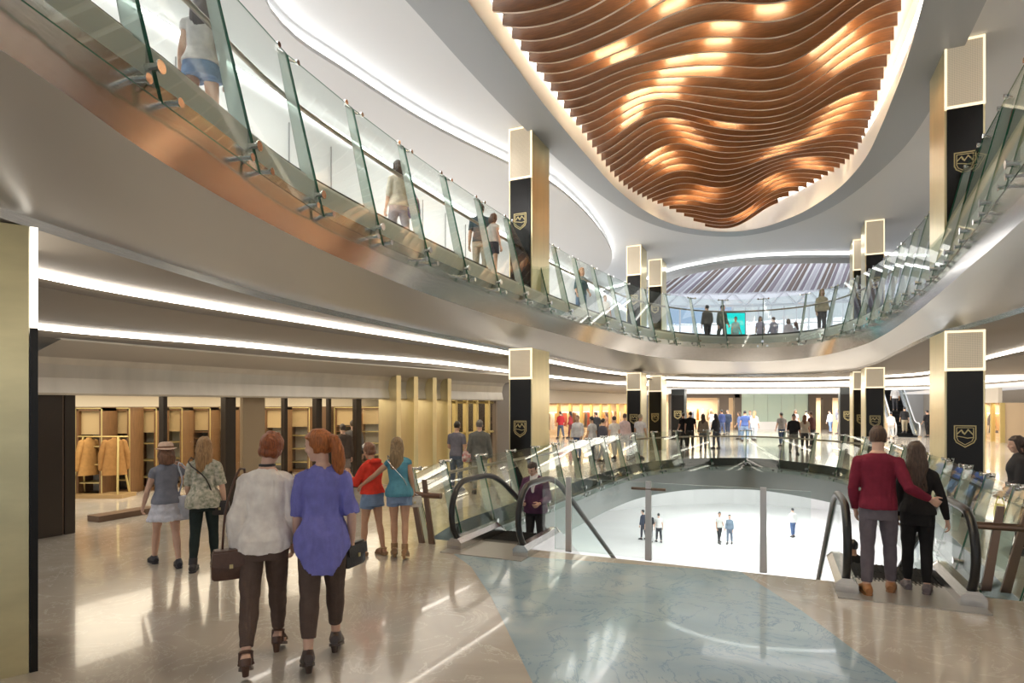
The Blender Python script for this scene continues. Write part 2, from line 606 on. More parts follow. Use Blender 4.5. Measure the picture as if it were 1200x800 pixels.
def make_top(f, o, vox):
    H = f.H; mb = MB()
    infl = o.get('infl', .012)
    mb.rings(f.torso_secs(o.get('hem', .5), o.get('neck', .838), infl, o.get('flare', 0.), drop=o.get('drop', 0.)))
    for k in 'lr':
        limb(mb, [f.tp(V((0, -.008*H, .822*H))), f.arm[k][0]], [(.020+infl)*H, (.0255+infl*.8)*H], 12)
    ln = o.get('sleeve', .5)
    a = 1. if f.sex != 'm' else 1.12
    if ln:
        sl = o.get('loose', .009); cuff = o.get('cuff', sl)
        for k in 'lr':
            pts = sleeve_pts(f, k, ln); base = [.0285*a, .0255*a, .0215*a, .0205*a, .0145*a] if ln > 1 else [.0285*a, .0262*a, .024*a]
            rr = [(b+sl+(.012*math.sin(math.pi*i/(len(base)-1)) if o.get('billow') and i > 1 else 0))*H for i, b in enumerate(base)]
            rr[-1] = (base[-1]+cuff)*H
            limb(mb, pts, rr, 12, cap=False)
            mb.ell(pts[0], (rr[0]*.97,)*3)
    if o.get('collar'):
        limb(mb, [f.tp(V((math.cos(t)*.042*H, (-.006+math.sin(t)*.04)*H, (.846-.012*math.sin(t))*H))) for t in (2*math.pi*k/12 for k in range(13))], [.011*H]*13, 8)
    if o.get('hood'):
        mb.ell(f.tp(V((0, -.05*H, .83*H))), (.062*H, .04*H, .03*H))
    return remesh(mb, vox, 3, wrinkle=o.get('wr', .006), wscale=o.get('ws', 11), seed=f.H*3, wz=o.get('wz', .5))


def make_bottom(f, o, vox):
    H = f.H; mb = MB(); kind = o['kind']; infl = o.get('infl', .007)
    if kind == 'skirt':
        rings = []
        for i in range(9):
            t = i/8; z = .60+(o['len']-.60)*t
            rx, ry, yo = interp(f.tor, max(z, .51))
            fl = infl+o.get('flare', .03)*t*t+(.004 if i % 2 and o.get('tier') else 0)
            rings.append([V(((rx+fl)*H*math.cos(a)*(1+.03*t*math.sin(9*a)), (yo+(ry+fl)*math.sin(a)*(1+.03*t*math.sin(9*a)))*H, z*H+f.pz)) for a in (2*math.pi*k/28 for k in range(28))])
        mb.rings(rings)
        return remesh(mb, vox, 1, wrinkle=o.get('wr', .006), wscale=22, seed=1)
    mb.rings(f.torso_secs(.443, o.get('waist', .60), infl, n=9))
    ln = o.get('len', 1.9)
    for k in 'lr':
        hip, mid, knee, calf, ank = leg_pts(f, k)
        if ln <= 1:
            e = hip.lerp(knee, ln)
            limb(mb, [hip, hip.lerp(e, .5), e], [(.052+infl)*H, (.051+infl+o.get('fl', 0)*.5)*H, (.050+infl+o.get('fl', .004))*H], 14, cap=False)
        else:
            e = knee.lerp(ank, ln-1)
            b = o.get('cuff', .030)
            limb(mb, [hip, mid, knee, knee.lerp(e, .4)+V((0, -.004*H, 0)), e], [(.0495+infl)*H, (.0438+infl)*H, max(.0335+infl, o.get('kneer', 0))*H, max(.034+infl, b*1.05)*H*.97, b*H], 14, cap=False)
        mb.ell(hip, ((.0485+infl)*H,)*3)
    return remesh(mb, vox, 3, wrinkle=o.get('wr', .005), wscale=13, seed=2+f.H, wz=.8)


def person(name, pos, yaw, H=1.7, sex='f', tone='fair', hair='long', hcol=(.1, .06, .03), top=None, bottom=None, shoes=None, pose=None,
           lod=1, label='', group=None, extra=None):
    pose = dict(pose or {})
    f = Fig(H, sex, pose)
    vox = (.0062, .0105, .019)[lod]
    root = empty(name, pos, label, 'person', group, yaw)
    root.empty_display_size = .1

    def put(nm, me, m, lab=None):
        if m is not None:
            me.materials.clear(); me.materials.append(m)
        o = link(nm, me, root, local=True)
        if lab: o['label'] = lab
        return o
    put('body', make_body(f, vox, lod, skin(tone)), None)
    if hair: put('hair', make_hair(f, hair, vox*1.05), hairmat(hcol))
    top = top or {}
    put(top.get('name', 'shirt'), make_top(f, top, vox*1.1), top.get('mat') or cloth(top.get('col', (.5, .5, .5)), top.get('col2'), top.get('csc', 14.)))
    bottom = bottom or {'kind': 'trousers'}
    put(bottom.get('name', bottom['kind']), make_bottom(f, bottom, vox*1.1), cloth(bottom.get('col', (.06, .06, .07)), bottom.get('col2')))
    if 'inner' in top:
        d = dict(top['inner']); put(d.get('name', 'inner_shirt'), make_top(f, d, vox*1.1), cloth(d['col']))
    if shoes:
        sm = leather(shoes['col'])
        for k in 'lr':
            mb = MB(); a, M = foot_frame(f, k); h = H
            if shoes.get('kind') == 'sandal':
                rings = []
                for y, w in ((-.046, .012), (-.03, .022), (.0, .022), (.04, .025), (.08, .03), (.105, .02), (.115, .006)):
                    rings.append([a+M @ V((w*h*cx, y*h, (-.044+cz*.006)*h)) for cx, cz in ((-1, -1), (1, -1), (1, 1), (-1, 1))])
                mb.rings(rings)
                for y, rr, zz in ((.07, .029, -.026), (.035, .0265, -.016)):
                    mb.tube([a+M @ V((rr*h*math.cos(t), y*h, (zz+.024*math.sin(t)-.004)*h)) for t in (math.pi*i/8 for i in range(9))], .0055*h, 6)
                mb.tube([a+M @ V((.0235*h*math.cos(t), (-.006+.028*math.sin(t))*h, (.012)*h)) for t in (2*math.pi*i/12 for i in range(13))], .0065*h, 6)
                mb.tube([a+M @ V((.0235*h*sx, -.01*h, zz*h)) for sx in (1,) for zz in (.01, -.04)], .005*h, 6)
                mb.tube([a+M @ V((-.0235*h, -.01*h, zz*h)) for zz in (.01, -.04)], .005*h, 6)
                mb.rings([[a+M @ V((w*h*math.cos(t), (-.036+w*math.sin(t))*h, zz*h)) for t in (2*math.pi*i/8 for i in range(8))] for zz, w in ((-.018, .024), (-.034, .0235), (-.046, .022))])
            else:
                add_foot(mb, f, k, .005)
                if shoes.get('kind') == 'boot':
                    knee = f.leg[k][1]; up = a.lerp(knee, .22)
                    limb(mb, [a, up], [.03*h, .031*h], 10, cap=False)
                mb.rings([[a+M @ V((w*h*cx, y*h, (-.044+cz*.006)*h)) for cx, cz in ((-1, -1), (1, -1), (1, 1), (-1, 1))]
                          for y, w in ((-.05, .014), (-.03, .025), (.0, .0245), (.04, .027), (.08, .032), (.108, .021), (.119, .008))])
            if f.heel:      # heel block down to the floor
                b = a+M @ V((0, -.034*h, -.044*h)); top_r = .02*h
                fz = b.z-f.heel*.95
                mb.rings([[V((b.x+r_*math.cos(t), b.y+r_*math.sin(t), z_)) for t in (2*math.pi*i/10 for i in range(10))] for r_, z_ in ((top_r, b.z+.006), (top_r*.72, (b.z+fz)/2), (top_r*.62, fz))])
            o = mb.build('shoe', sm, root, smooth=50, local=True)
    if extra:
        extra(f, root, put)
    root['_f'] = 0
    del root['_f']
    return f, root
# ------------------------------------------------------------------ scene set-up
vs = SC.view_settings
vs.view_transform = 'Standard'; vs.look = 'None'; vs.gamma = 1.0; vs.exposure = 0.24
vs.use_curve_mapping = False
cy = SC.cycles
cy.use_denoising = True
cy.max_bounces = 8; cy.diffuse_bounces = 4; cy.glossy_bounces = 4; cy.transmission_bounces = 6
cy.transparent_max_bounces = 40
cy.sample_clamp_indirect = 6.0; cy.sample_clamp_direct = 0
cy.caustics_reflective = False; cy.caustics_refractive = False
cy.use_light_tree = True
w = bpy.data.worlds.new('daylight'); SC.world = w; w.use_nodes = True
bg = w.node_tree.nodes['Background']
bg.inputs[0].default_value = (.90, .95, 1.0, 1); bg.inputs[1].default_value = WORLD = .68

cam = bpy.data.cameras.new('camera'); co = bpy.data.objects.new('camera', cam); COL.objects.link(co)
co.location = (0, 0, CH); co.rotation_euler = (R(90), 0, 0)
cam.sensor_width = 36; cam.lens = 36*FPX/1200; cam.shift_y = (HZ-400)/1200
cam.clip_start = .05; cam.clip_end = 300
SC.camera = co


def area(name, loc, sx, sy, power, col=(1, .95, .88), rot=(0, 0, 0), spread=180):
    l = bpy.data.lights.new(name, 'AREA'); l.shape = 'RECTANGLE'; l.size = sx; l.size_y = sy
    l.energy = power; l.color = col; l.spread = R(spread)
    o = bpy.data.objects.new(name, l); COL.objects.link(o); o.location = loc; o.rotation_euler = rot
    return o


# ------------------------------------------------------------------ materials
white = mat('white_plaster', (.80, .80, .80), .6)
ceilm = mat('ceiling_plaster', (.74, .75, .76), .55)
greyc = mat('grey_soffit_paint', (.42, .44, .46), .45)
taupe = mat('taupe_ceiling', (.36, .325, .285), .6)
steel = mat('brushed_steel', (.58, .57, .56), .2, 1., noise_amt=.08, noise_scale=6, stretch=(1, 1, 12))
steel_soft = mat('satin_soffit', (.58, .575, .57), .33, .65)
darkst = mat('dark_steel', (.05, .055, .055), .3, .6)
chrome = mat('chrome', (.75, .75, .75), .12, 1.)
bronze = mat('bronze_metal', (.20, .135, .10), .32, .8)
rail_m = mat('handrail_metal', (.34, .29, .24), .28, .9)
gold = mat('champagne_gold', (.80, .70, .42), .3, .75, noise_amt=.05, noise_scale=1.2, stretch=(4, 4, .5))
gold_b = mat('brushed_gold', (.62, .55, .33), .3, .9, noise_amt=.08, noise_scale=2, stretch=(1, 1, 3))
black = mat('black_gloss', (.012, .011, .010), .22, spec=.25)
blackm = mat('black_rubber', (.013, .013, .014), .35)
step_m = mat('black_step', (.008, .008, .009), .7, spec=.12)
goldline = mat('emblem_gold', (.62, .52, .26), .35, .5)
edge_g = mat('glass_edge', (.02, .12, .07), .15)
fasc = mat('shop_fascia_metal', (.68, .63, .56), .3, .35, noise_amt=.06, noise_scale=1.5, stretch=(3, 3, .2))
darkwood = mat('dark_bronze', (.05, .037, .028), .3, .3)
led = mat('led_white', (1, .96, .9), .5, emit=(1, .93, .82), estr=7.)
led_c = mat('led_cool', (1, 1, 1), .5, emit=(1, .98, .95), estr=5.)
led_w = mat('led_warm', (1, .8, .5), .5, emit=(1, .77, .44), estr=85.)
glass_p = glass('balustrade_glass', (.935, .972, .955), 1.42)
glass_f = glass('fin_glass', (.78, .86, .82), 1.45, diff=.5, dcol=(.82, .87, .82))
glass_s = glass('shop_glass', (.96, .95, .93), 1.40)


def perf_material():
    m = bpy.data.materials.new('perforated_light_panel'); m.use_nodes = True; nt = m.node_tree; b = nt.nodes['Principled BSDF']
    tc = nt.nodes.new('ShaderNodeTexCoord'); sp = nt.nodes.new('ShaderNodeSeparateXYZ'); nt.links.new(tc.outputs['UV'], sp.inputs[0])

    def mth(op, a, bb=None):
        n = nt.nodes.new('ShaderNodeMath'); n.operation = op
        for i, x in enumerate((a, bb)):
            if x is None: continue
            if isinstance(x, (int, float)): n.inputs[i].default_value = x
            else: nt.links.new(x, n.inputs[i])
        return n.outputs[0]
    dots = mth('MULTIPLY', mth('ABSOLUTE', mth('SINE', mth('MULTIPLY', sp.outputs[0], 130.))), mth('ABSOLUTE', mth('SINE', mth('MULTIPLY', sp.outputs[1], 130.))))
    mask = mth('GREATER_THAN', dots, .35)
    cr = nt.nodes.new('ShaderNodeMix'); cr.data_type = 'RGBA'
    cr.inputs[6].default_value = (.70, .60, .45, 1); cr.inputs[7].default_value = (.50, .42, .30, 1)
    nt.links.new(mask, cr.inputs[0]); nt.links.new(cr.outputs[2], b.inputs['Base Color'])
    b.inputs['Roughness'].default_value = .4
    nt.links.new(cr.outputs[2], b.inputs['Emission Color']); b.inputs['Emission Strength'].default_value = .30
    return m


perf = perf_material()
frame_l = mat('lit_frame', (.9, .8, .6), .5, emit=(1, .84, .58), estr=.95)


def floor_material(name, base, vein, dark, rough):
    m = bpy.data.materials.new(name); m.use_nodes = True; nt = m.node_tree; b = nt.nodes['Principled BSDF']
    tc = nt.nodes.new('ShaderNodeTexCoord')
    n1 = nt.nodes.new('ShaderNodeTexNoise'); n1.inputs['Scale'].default_value = .55; n1.inputs['Detail'].default_value = 7; n1.inputs['Distortion'].default_value = 1.6
    nt.links.new(tc.outputs['Object'], n1.inputs['Vector'])
    r1 = nt.nodes.new('ShaderNodeValToRGB')
    e = r1.color_ramp.elements; e[0].position = .3; e[0].color = (*dark, 1); e[1].position = .62; e[1].color = (*base, 1)
    nt.links.new(n1.outputs['Fac'], r1.inputs['Fac'])
    n2 = nt.nodes.new('ShaderNodeTexNoise'); n2.inputs['Scale'].default_value = 1.1; n2.inputs['Detail'].default_value = 9; n2.inputs['Distortion'].default_value = 2.4; n2.inputs['Roughness'].default_value = .62
    nt.links.new(tc.outputs['Object'], n2.inputs['Vector'])
    r2 = nt.nodes.new('ShaderNodeValToRGB'); e = r2.color_ramp.elements
    e[0].position = .485; e[0].color = (0, 0, 0, 1); e[1].position = .515; e[1].color = (0, 0, 0, 1)
    k = e.new(.5); k.color = (1, 1, 1, 1)
    nt.links.new(n2.outputs['Fac'], r2.inputs['Fac'])
    mx = nt.nodes.new('ShaderNodeMix'); mx.data_type = 'RGBA'
    sc_ = nt.nodes.new('ShaderNodeMath'); sc_.operation = 'MULTIPLY'; sc_.inputs[1].default_value = .55
    nt.links.new(r2.outputs['Color'], sc_.inputs[0]); nt.links.new(sc_.outputs[0], mx.inputs[0])
    nt.links.new(r1.outputs['Color'], mx.inputs[6]); mx.inputs[7].default_value = (*vein, 1)
    nt.links.new(mx.outputs[2], b.inputs['Base Color'])
    b.inputs['Roughness'].default_value = rough; b.inputs['Specular IOR Level'].default_value = .62
    b.inputs['Coat Weight'].default_value = .35; b.inputs['Coat Roughness'].default_value = .03
    return m


stone = floor_material('polished_beige_stone', (.56, .515, .455), (.76, .73, .68), (.43, .385, .33), .15)
blue = floor_material('polished_blue_marble', (.42, .53, .595), (.10, .21, .34), (.27, .40, .50), .13)
marble_w = mat('white_terrazzo', (.86, .86, .86), .25, noise_amt=.02, noise_scale=1)

# ------------------------------------------------------------------ plan curves (s across, t along the atrium)
E_ST = [(-3.3, .4), (-4.0, 2.1), (-4.4, 3.5), (-4.93, 5.15), (-5.12, 6.8), (-5.2, 9.1), (-5.18, 11.7), (-5.08, 14), (-4.82, 17), (-4.2, 21), (-3.05, 23.6), (-1.5, 25), (.4, 24.95),
        (1.5, 23.7), (2.2, 21.4), (2.58, 18.2), (2.65, 14.3), (2.62, 12.3), (2.42, 9.6), (2.25, 7.6), (2.0, 5), (1.5, 2.4), (.4, .3), (-1.5, -.6)]
NE = 320
EDGE = cat_rom([ST(*p) for p in E_ST], NE, closed=True)
C1_ST = [(-3.0, .2), (-3.7, 1.9), (-4.2, 3.0), (-4.66, 4.5), (-4.98, 6.1), (-5.25, 8.6), (-5.29, 11.7), (-5.14, 14.2), (-4.98, 17.6), (-4.6, 21), (-3.5, 24.4), (-1.6, 26.4), (.2, 26.4),
         (1.5, 24.4), (2.3, 21.0), (2.5, 17.8), (2.48, 14.3), (2.42, 12.3), (2.3, 9.7), (2.22, 7.8), (2.0, 5), (1.5, 2.4), (.4, .2), (-1.4, -.7)]
LOWE = cat_rom([ST(*p) for p in C1_ST], NE, closed=True)
C0_ST = [(-4.2, .0), (-4.8, 1.6), (-5.2, 2.7), (-5.62, 4.2), (-5.95, 5.6), (-6.12, 7.6), (-6.16, 10.6), (-6.1, 13.7), (-6.03, 16.8), (-5.9, 21.6), (-4.9, 26.6), (-2.4, 29.3), (.6, 29.4),
         (2.4, 27.6), (2.9, 23.0), (2.85, 18.5), (2.8, 14.2), (3.05, 12.8), (3.25, 10.8), (3.25, 8.2), (3.0, 5), (2.4, 1.9), (1.0, -.7), (-1.6, -1.6)]
SOFF = cat_rom([ST(*p) for p in C0_ST], NE, closed=True)
ZUP, ZFB, ZC1, ZC0 = 4.64, 4.40, 3.82, 3.35
ZCEIL, ZRING = 8.6, 8.45

# lower atrium opening
L_ST = [(-4.78, 7.7), (-5.0, 9.0), (-4.98, 10.7), (-4.92, 12.6), (-4.86, 14.7), (-4.72, 18.0), (-4.3, 20.9), (-3.25, 23.2), (-2.0, 24.15), (-.6, 24.4), (1.03, 23.0), (2.1, 21.1), (2.48, 17.6), (2.5, 13.1),
        (2.36, 9.6), (2.27, 7.7)]
NL = 180
LEDGE = cat_rom([ST(*p) for p in L_ST], NL)
near_edge = [ST(2.27-(2.27+4.78)*i/24, 7.7) for i in range(1, 24)]
HOLE = LEDGE+near_edge

# ------------------------------------------------------------------ setting: floors
FAR = [ST(-20, -5), ST(-20, 60), ST(-20, 75), ST(34, 75), ST(34, -5)]
mb = MB(); mb.plate(FAR, [HOLE], 0)
struct(mb.build('floor', stone))
inl = [G(527, 646), G(552, 664), G(576, 700), G(600, 750), G(625, 802), G(680, 1000), G(1190, 1000), G(1060, 806), G(940, 716), G(868, 670)]
mb = MB(); mb.plate(inl, [], .003); struct(mb.build('floor_inlay', blue))
mb = MB(); mb.plate([ST(-19, -12), ST(-19, 50), ST(19, 50), ST(19, -12)], [], -5.2)
struct(mb.build('floor_basement', marble_w))
ring = cat_rom([ST(0+16*math.cos(a), 18+29*math.sin(a)) for a in (2*math.pi*i/24 for i in range(24))], 96, closed=True)
mb = MB(); mb.strip(at_z(ring, -5.2), at_z(ring, 0), closed=True)
struct(mb.build('wall_basement', white))
# slab edge and steel fascia of the lower opening
mb = MB(); mb.strip(at_z(HOLE, 0), at_z(HOLE, -.30), closed=True); struct(mb.build('trim_1', darkst))
ins = offset(LEDGE, -.10)
mb = MB(); mb.strip(at_z(LEDGE, -.30), at_z(ins, -.33)); mb.strip(at_z(ins, -.33), at_z(LEDGE, -1.2)); struct(mb.build('trim_2', mat('grey_green_fascia', (.22, .245, .235), .3, .5), smooth=40))
mb = MB(); mb.strip(at_z(near_edge, -.30), at_z(near_edge, -1.2)); struct(mb.build('trim_3', steel))
big = [ST(-17, -12), ST(-17, 49), ST(18, 49), ST(18, -12)]
mb = MB(); mb.plate(big, [[V((p.x, p.y, 0)) for p in LEDGE+near_edge]], -1.2, flip=True); struct(mb.build('ceiling_basement', white))

# ------------------------------------------------------------------ setting: upper gallery slab
UPO = [ST(-9.2, -6), ST(-9.2, 30), ST(-9.2, 62), ST(5.9, 62), ST(5.9, 43.4), ST(8.7, 43.4), ST(8.7, 62), ST(34, 62), ST(34, -6)]
mb = MB(); mb.plate(UPO, [EDGE], ZUP); struct(mb.build('floor_upper', marble_w))
mb = MB(); mb.strip(at_z(EDGE, ZUP), at_z(EDGE, ZFB+.02), closed=True); struct(mb.build('trim_4', mat('slab_edge_grey', (.55, .58, .57), .4), smooth=True))
mb = MB(); mb.strip(at_z(EDGE, ZFB+.02), at_z(LOWE, ZC1), closed=True); struct(mb.build('trim_5', steel, smooth=True))
mb = MB()
for i in range(4):
    mb.strip([p.lerp(q, i/4) for p, q in zip(at_z(LOWE, ZC1), at_z(SOFF, ZC0+.08))], [p.lerp(q, (i+1)/4) for p, q in zip(at_z(LOWE, ZC1), at_z(SOFF, ZC0+.08))], closed=True)
struct(mb.build('ceiling_soffit', steel_soft, smooth=True))
mb = MB(); mb.strip(at_z(SOFF, ZC0+.08), at_z(SOFF, ZC0), closed=True); struct(mb.build('trim_6', steel, smooth=True))
# upstand and shoe behind the glass
up_in = offset(EDGE, .14, True)
ang = sum((EDGE[(i+1) % NE]-EDGE[i]).cross(EDGE[i]-V((0, 12, 0))).z for i in range(NE))
SGN = 1.0
if (offset(EDGE, .1, True)[100]-ST(-1, 12)).length < (EDGE[100]-ST(-1, 12)).length: SGN = -1.0   # SGN*offset always points away from the void


def out(curve, d, closed=True): return offset(curve, SGN*d, closed)


mb = MB(); a, b = out(EDGE, .10), out(EDGE, .18)
mb.strip(at_z(a, ZUP), at_z(a, ZUP+.09), 0, True); mb.strip(at_z(a, ZUP+.09), at_z(b, ZUP+.09), 0, True); mb.strip(at_z(b, ZUP+.09), at_z(b, ZUP+.16), 1, True); mb.strip(at_z(b, ZUP+.16), at_z(out(EDGE, .26), ZUP+.16), 0, True)
struct(mb.build('trim_7', [mat('pale_kerb', (.72, .74, .74), .4), darkst]))

# ------------------------------------------------------------------ lower ceilings with cove lights
S1_ST = [(-5.4, -1.5), (-6.1, 1.4), (-6.7, 3.5), (-6.81, 5.0), (-6.6, 7.9), (-6.15, 13.4), (-6.2, 17.5), (-6.1, 22.5), (-5.0, 28.0), (-2.2, 31.5), (1.8, 32.6), (5.2, 30), (5.4, 24), (5.2, 19.4), (5.2, 16.5), (5.4, 12), (5.2, 8), (4.4, 2), (2, -2.2), (-2.4, -3.0)]
S2_ST = [(-8.2, -2), (-9.0, 2), (-9.58, 5.04), (-9.0, 8.0), (-8.84, 10.5), (-8.1, 13.2), (-8.06, 17.9), (-7.9, 24), (-7.0, 31), (-3.5, 36.5), (2.4, 38), (8, 36), (9.2, 30), (8.6, 25), (8.6, 21), (8.8, 15), (8.8, 8), (8.0, 0), (3, -4), (-4, -4.6)]
S1 = cat_rom([ST(*p) for p in S1_ST], NE, closed=True); S2 = cat_rom([ST(*p) for p in S2_ST], NE, closed=True)
ZA, ZB, ZC = 3.35, 3.16, 2.97


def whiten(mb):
    # the far hall has a white ceiling, with a glow added to brighten it
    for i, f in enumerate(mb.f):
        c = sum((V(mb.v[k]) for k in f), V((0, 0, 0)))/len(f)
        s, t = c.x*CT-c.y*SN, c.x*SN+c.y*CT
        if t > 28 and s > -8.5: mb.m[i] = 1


mb = MB(); mb.plate(S1, [SOFF], ZA, flip=True); struct(mb.build('ceiling', taupe))
mb = MB(); mb.plate(S2, [out(S1, -.10)], ZB, flip=True); whiten(mb); mb.strip(at_z(out(S1, -.10), ZB), at_z(out(S1, -.10), ZB+.05), 0, True); struct(mb.build('ceiling_step', [taupe, mat('glow_ceiling', (.85, .87, .9), .6, emit=(.92, .95, 1.0), estr=.42)]))  # far faces emit an added glow in place of light on the ceiling
mb = MB(); mb.plate([ST(-13, -5), ST(-13, 24), ST(-13, 61), ST(5.9, 61), ST(5.9, 54), ST(5.9, 43.4), ST(8.7, 43.4), ST(8.7, 54), ST(8.7, 61), ST(34, 61), ST(34, 24), ST(34, -5)], [out(S2, -.10)], ZC, flip=True); whiten(mb); mb.strip(at_z(out(S2, -.10), ZC), at_z(out(S2, -.10), ZC+.05), 0, True); struct(mb.build('ceiling_shops', [taupe, mat('glow_ceiling', (.85, .87, .9), .6, emit=(.92, .95, 1.0), estr=.42)]))
mb = MB(); mb.strip(at_z(S1, ZA), at_z(S1, ZA-.085), 0, True); mb.strip(at_z(S1, ZA-.085), at_z(S1, ZB+.05), 1, True); mb.strip(at_z(S1, ZB+.05), at_z(out(S1, -.1), ZB+.05), 1, True); struct(mb.build('trim_8', [led, taupe]))
mb = MB(); mb.strip(at_z(S2, ZB), at_z(S2, ZB-.085), 0, True); mb.strip(at_z(S2, ZB-.085), at_z(S2, ZC+.05), 1, True); mb.strip(at_z(S2, ZC+.05), at_z(out(S2, -.1), ZC+.05), 1, True); struct(mb.build('trim_9', [led, taupe]))

# ------------------------------------------------------------------ upper ceilings
O_ST = [(-4.2, 3.5), (-4.45, 6), (-4.52, 8.4), (-4.56, 10.5), (-4.58, 12.2), (-4.52, 14.6), (-4.38, 17.6), (-3.9, 20.4), (-3.1, 22.3), (-1.8, 23.5), (-.6, 23.5), (.5, 22.5), (1.2, 21.3), (1.75, 19.8), (2.08, 18), (2.18, 16), (2.2, 13.5), (2.12, 11.3), (1.9, 8), (1.4, 4.5), (.2, 2), (-1.6, 1.2), (-3.2, 1.8)]
OC = cat_rom([ST(*p) for p in O_ST], 260, closed=True)
B_ST = [(-5.2, 3.0), (-5.4, 6), (-5.42, 8.5), (-5.44, 10), (-5.42, 12), (-5.3, 14.5), (-5.0, 17.6), (-4.4, 20.6), (-3.3, 22.9), (-1.8, 24.2), (-.5, 24.2), (.8, 23.2), (1.7, 21.8), (2.4, 19.8), (2.9, 17.5), (3.06, 15), (3.05, 12.5), (2.98, 10.5), (2.8, 8), (2.3, 4), (.9, 1.2), (-1.6, .2), (-3.9, 1)]
BC = cat_rom([ST(*p) for p in B_ST], 260, closed=True)
mb = MB(); mb.plate(BC, [OC], ZRING, flip=True); mb.strip(at_z(BC, ZRING), at_z(BC, ZCEIL), 0, True); mb.strip(at_z(OC, ZRING), at_z(OC, ZRING+.05), 1, True)
struct(mb.build('ceiling_ring', [greyc, white]))
mb = MB(); o2 = offset(BC, .012 if (offset(BC, .1, True)[60]-ST(-1, 12)).length > (BC[60]-ST(-1, 12)).length else -.012, True)
mb.strip(at_z(o2, ZCEIL-.05), at_z(o2, ZCEIL-.005), 0, True); struct(mb.build('trim_10', mat('warm_reveal', (.6, .45, .3), .5, emit=(1, .75, .5), estr=.5)))
FARRIM = [ST(-9.2, 33), ST(-6.2, 31), ST(-4.4, 29.2), ST(-2.0, 28.2), ST(.2, 28.4), ST(3.2, 29.6), ST(6.5, 31.5), ST(12, 34)]
rimc = cat_rom(FARRIM, 60)
ceil_out = [ST(-9.2, -6)]+rimc+[ST(14, 34), ST(14, -6)]
mb = MB(); mb.plate(ceil_out, [BC], ZCEIL, flip=True); struct(mb.build('ceiling_upper', ceilm))
# drum ring over the far opening
rimf = offset(rimc, .6) if (offset(rimc, .6)[30]-ST(0, 40)).length < (rimc[30]-ST(0, 40)).length else offset(rimc, -.6)
mb = MB(); mb.strip(at_z(rimc, ZCEIL), at_z(rimc, ZCEIL-.10), 0); mb.strip(at_z(rimc, ZCEIL-.10), at_z(rimf, ZCEIL-.10), 1); mb.strip(at_z(rimf, ZCEIL-.10), at_z(rimf, ZCEIL-.34), 1); mb.strip(at_z(rimf, ZCEIL-.34), at_z(offset(rimf, .01), ZCEIL+.6), 1)
struct(mb.build('trim_11', [led_c, ceilm]))
# oculus well above the ring
OC2 = [p+(p-ST(-1.2, 12.5)).normalized()*.25 for p in OC]
mb = MB(); mb.strip(at_z(OC, ZRING+.05), at_z(OC2, ZRING+.05), 0, True); mb.strip(at_z(OC2, ZRING+.05), at_z(OC2, 10.0), 0, True)
struct(mb.build('wall_oculus', white))
mb = MB(); mb.plate(OC2, [], 10.0, flip=True); struct(mb.build('ceiling_oculus', white))
mb = MB(); o3 = [p+(p-ST(-1.2, 12.5)).normalized()*.22 for p in OC]; mb.strip(at_z(o3, 9.35), at_z(o3, 9.5), 0, True); struct(mb.build('trim_12', mat('led_rim', (1, 1, 1), .5, emit=(1, .95, .88), estr=9.)))
# dropped ceiling along the left gallery, lit edge
drop = [(310, -60), (310, 0), (345, 45), (400, 82), (500, 145), (590, 190), (645, 215), (690, 254), (712, 285), (717, 303), (708, 318), (680, 330)]
dp = cat_rom([G(x, y, 8.25) for x, y in drop], 70)
dpoly = dp+[ST(-9.2, 27.5), ST(-9.2, -2)]
mb = MB(); mb.plate(dpoly, [], 8.25, flip=True); mb.strip(at_z(dp, 8.25), at_z(dp, 8.33), 0)
struct(mb.build('ceiling_drop', mat('drop_ceiling', (.66, .66, .66), .55)))
dp2 = [p+V((-.10, .02, 0)) for p in dp]
mb = MB(); mb.strip(at_z(dp2, 8.36), at_z(dp2, 8.50)); struct(mb.build('trim_13', led_c))
# white wall of the left gallery with panel joints
wl = cat_rom([ST(-9.1, -3), ST(-9.1, 8), ST(-9.1, 16), ST(-8.9, 24), ST(-8.8, 31), ST(-9, 40)], 60)
mb = MB(); mb.strip(at_z(wl, ZUP), at_z(wl, 8.3))
struct(mb.build('wall_left', white))
mb = MB()
for k in range(1, 28):
    t = -2+k*1.25; p = ST(-9.075 if t < 18 else -9.075+(t-18)*.022, t)
    mb.box((p.x, p.y, 6.2), (.02, .02, 3.1), -TH)
for z in (5.35, 7.75):
    for i in range(len(wl)-1):
        pass
struct(mb.build('trim_14', mat('panel_joint', (.35, .35, .35), .6)))
wl2 = [p+UU*.10 for p in wl]
mb = MB(); mb.strip(at_z(wl2, 8.08), at_z(wl2, 8.16)); struct(mb.build('trim_15', led_c))

# ------------------------------------------------------------------ slatted wooden ceiling feature
wood = mat('copper_wood', (.115, .044, .016), .34, spec=.5, col2=(.19, .077, .027), noise_scale=5, stretch=(1, 1, 9), bump=.08, bscale=40)
wood_edge = mat('slat_edge', (.62, .50, .40), .3, .4)
feat = empty('slatted_ceiling', ST(-1.2, 12.5, 9.0), 'wavy ceiling of copper brown wooden slats glowing inside the big oval opening', 'ceiling feature')
oc_st = []
for p in OC:
    oc_st.append((p.x*CT-p.y*SN, p.x*SN+p.y*CT))


def chord(t):
    xs = []
    n = len(oc_st)
    for i in range(n):
        (s1, t1), (s2, t2) = oc_st[i-1], oc_st[i]
        if (t1-t)*(t2-t) < 0 or t1 == t:
            xs.append(s1+(s2-s1)*(t-t1)/(t2-t1))
    return (min(xs), max(xs)) if len(xs) >= 2 else None


def wave(s, t):
    return 9.0+.24*math.sin(1.55*s+.28*t+1.2)+.17*math.sin(.85*s-.55*t)+.05*math.sin(2.7*s-.2*t)


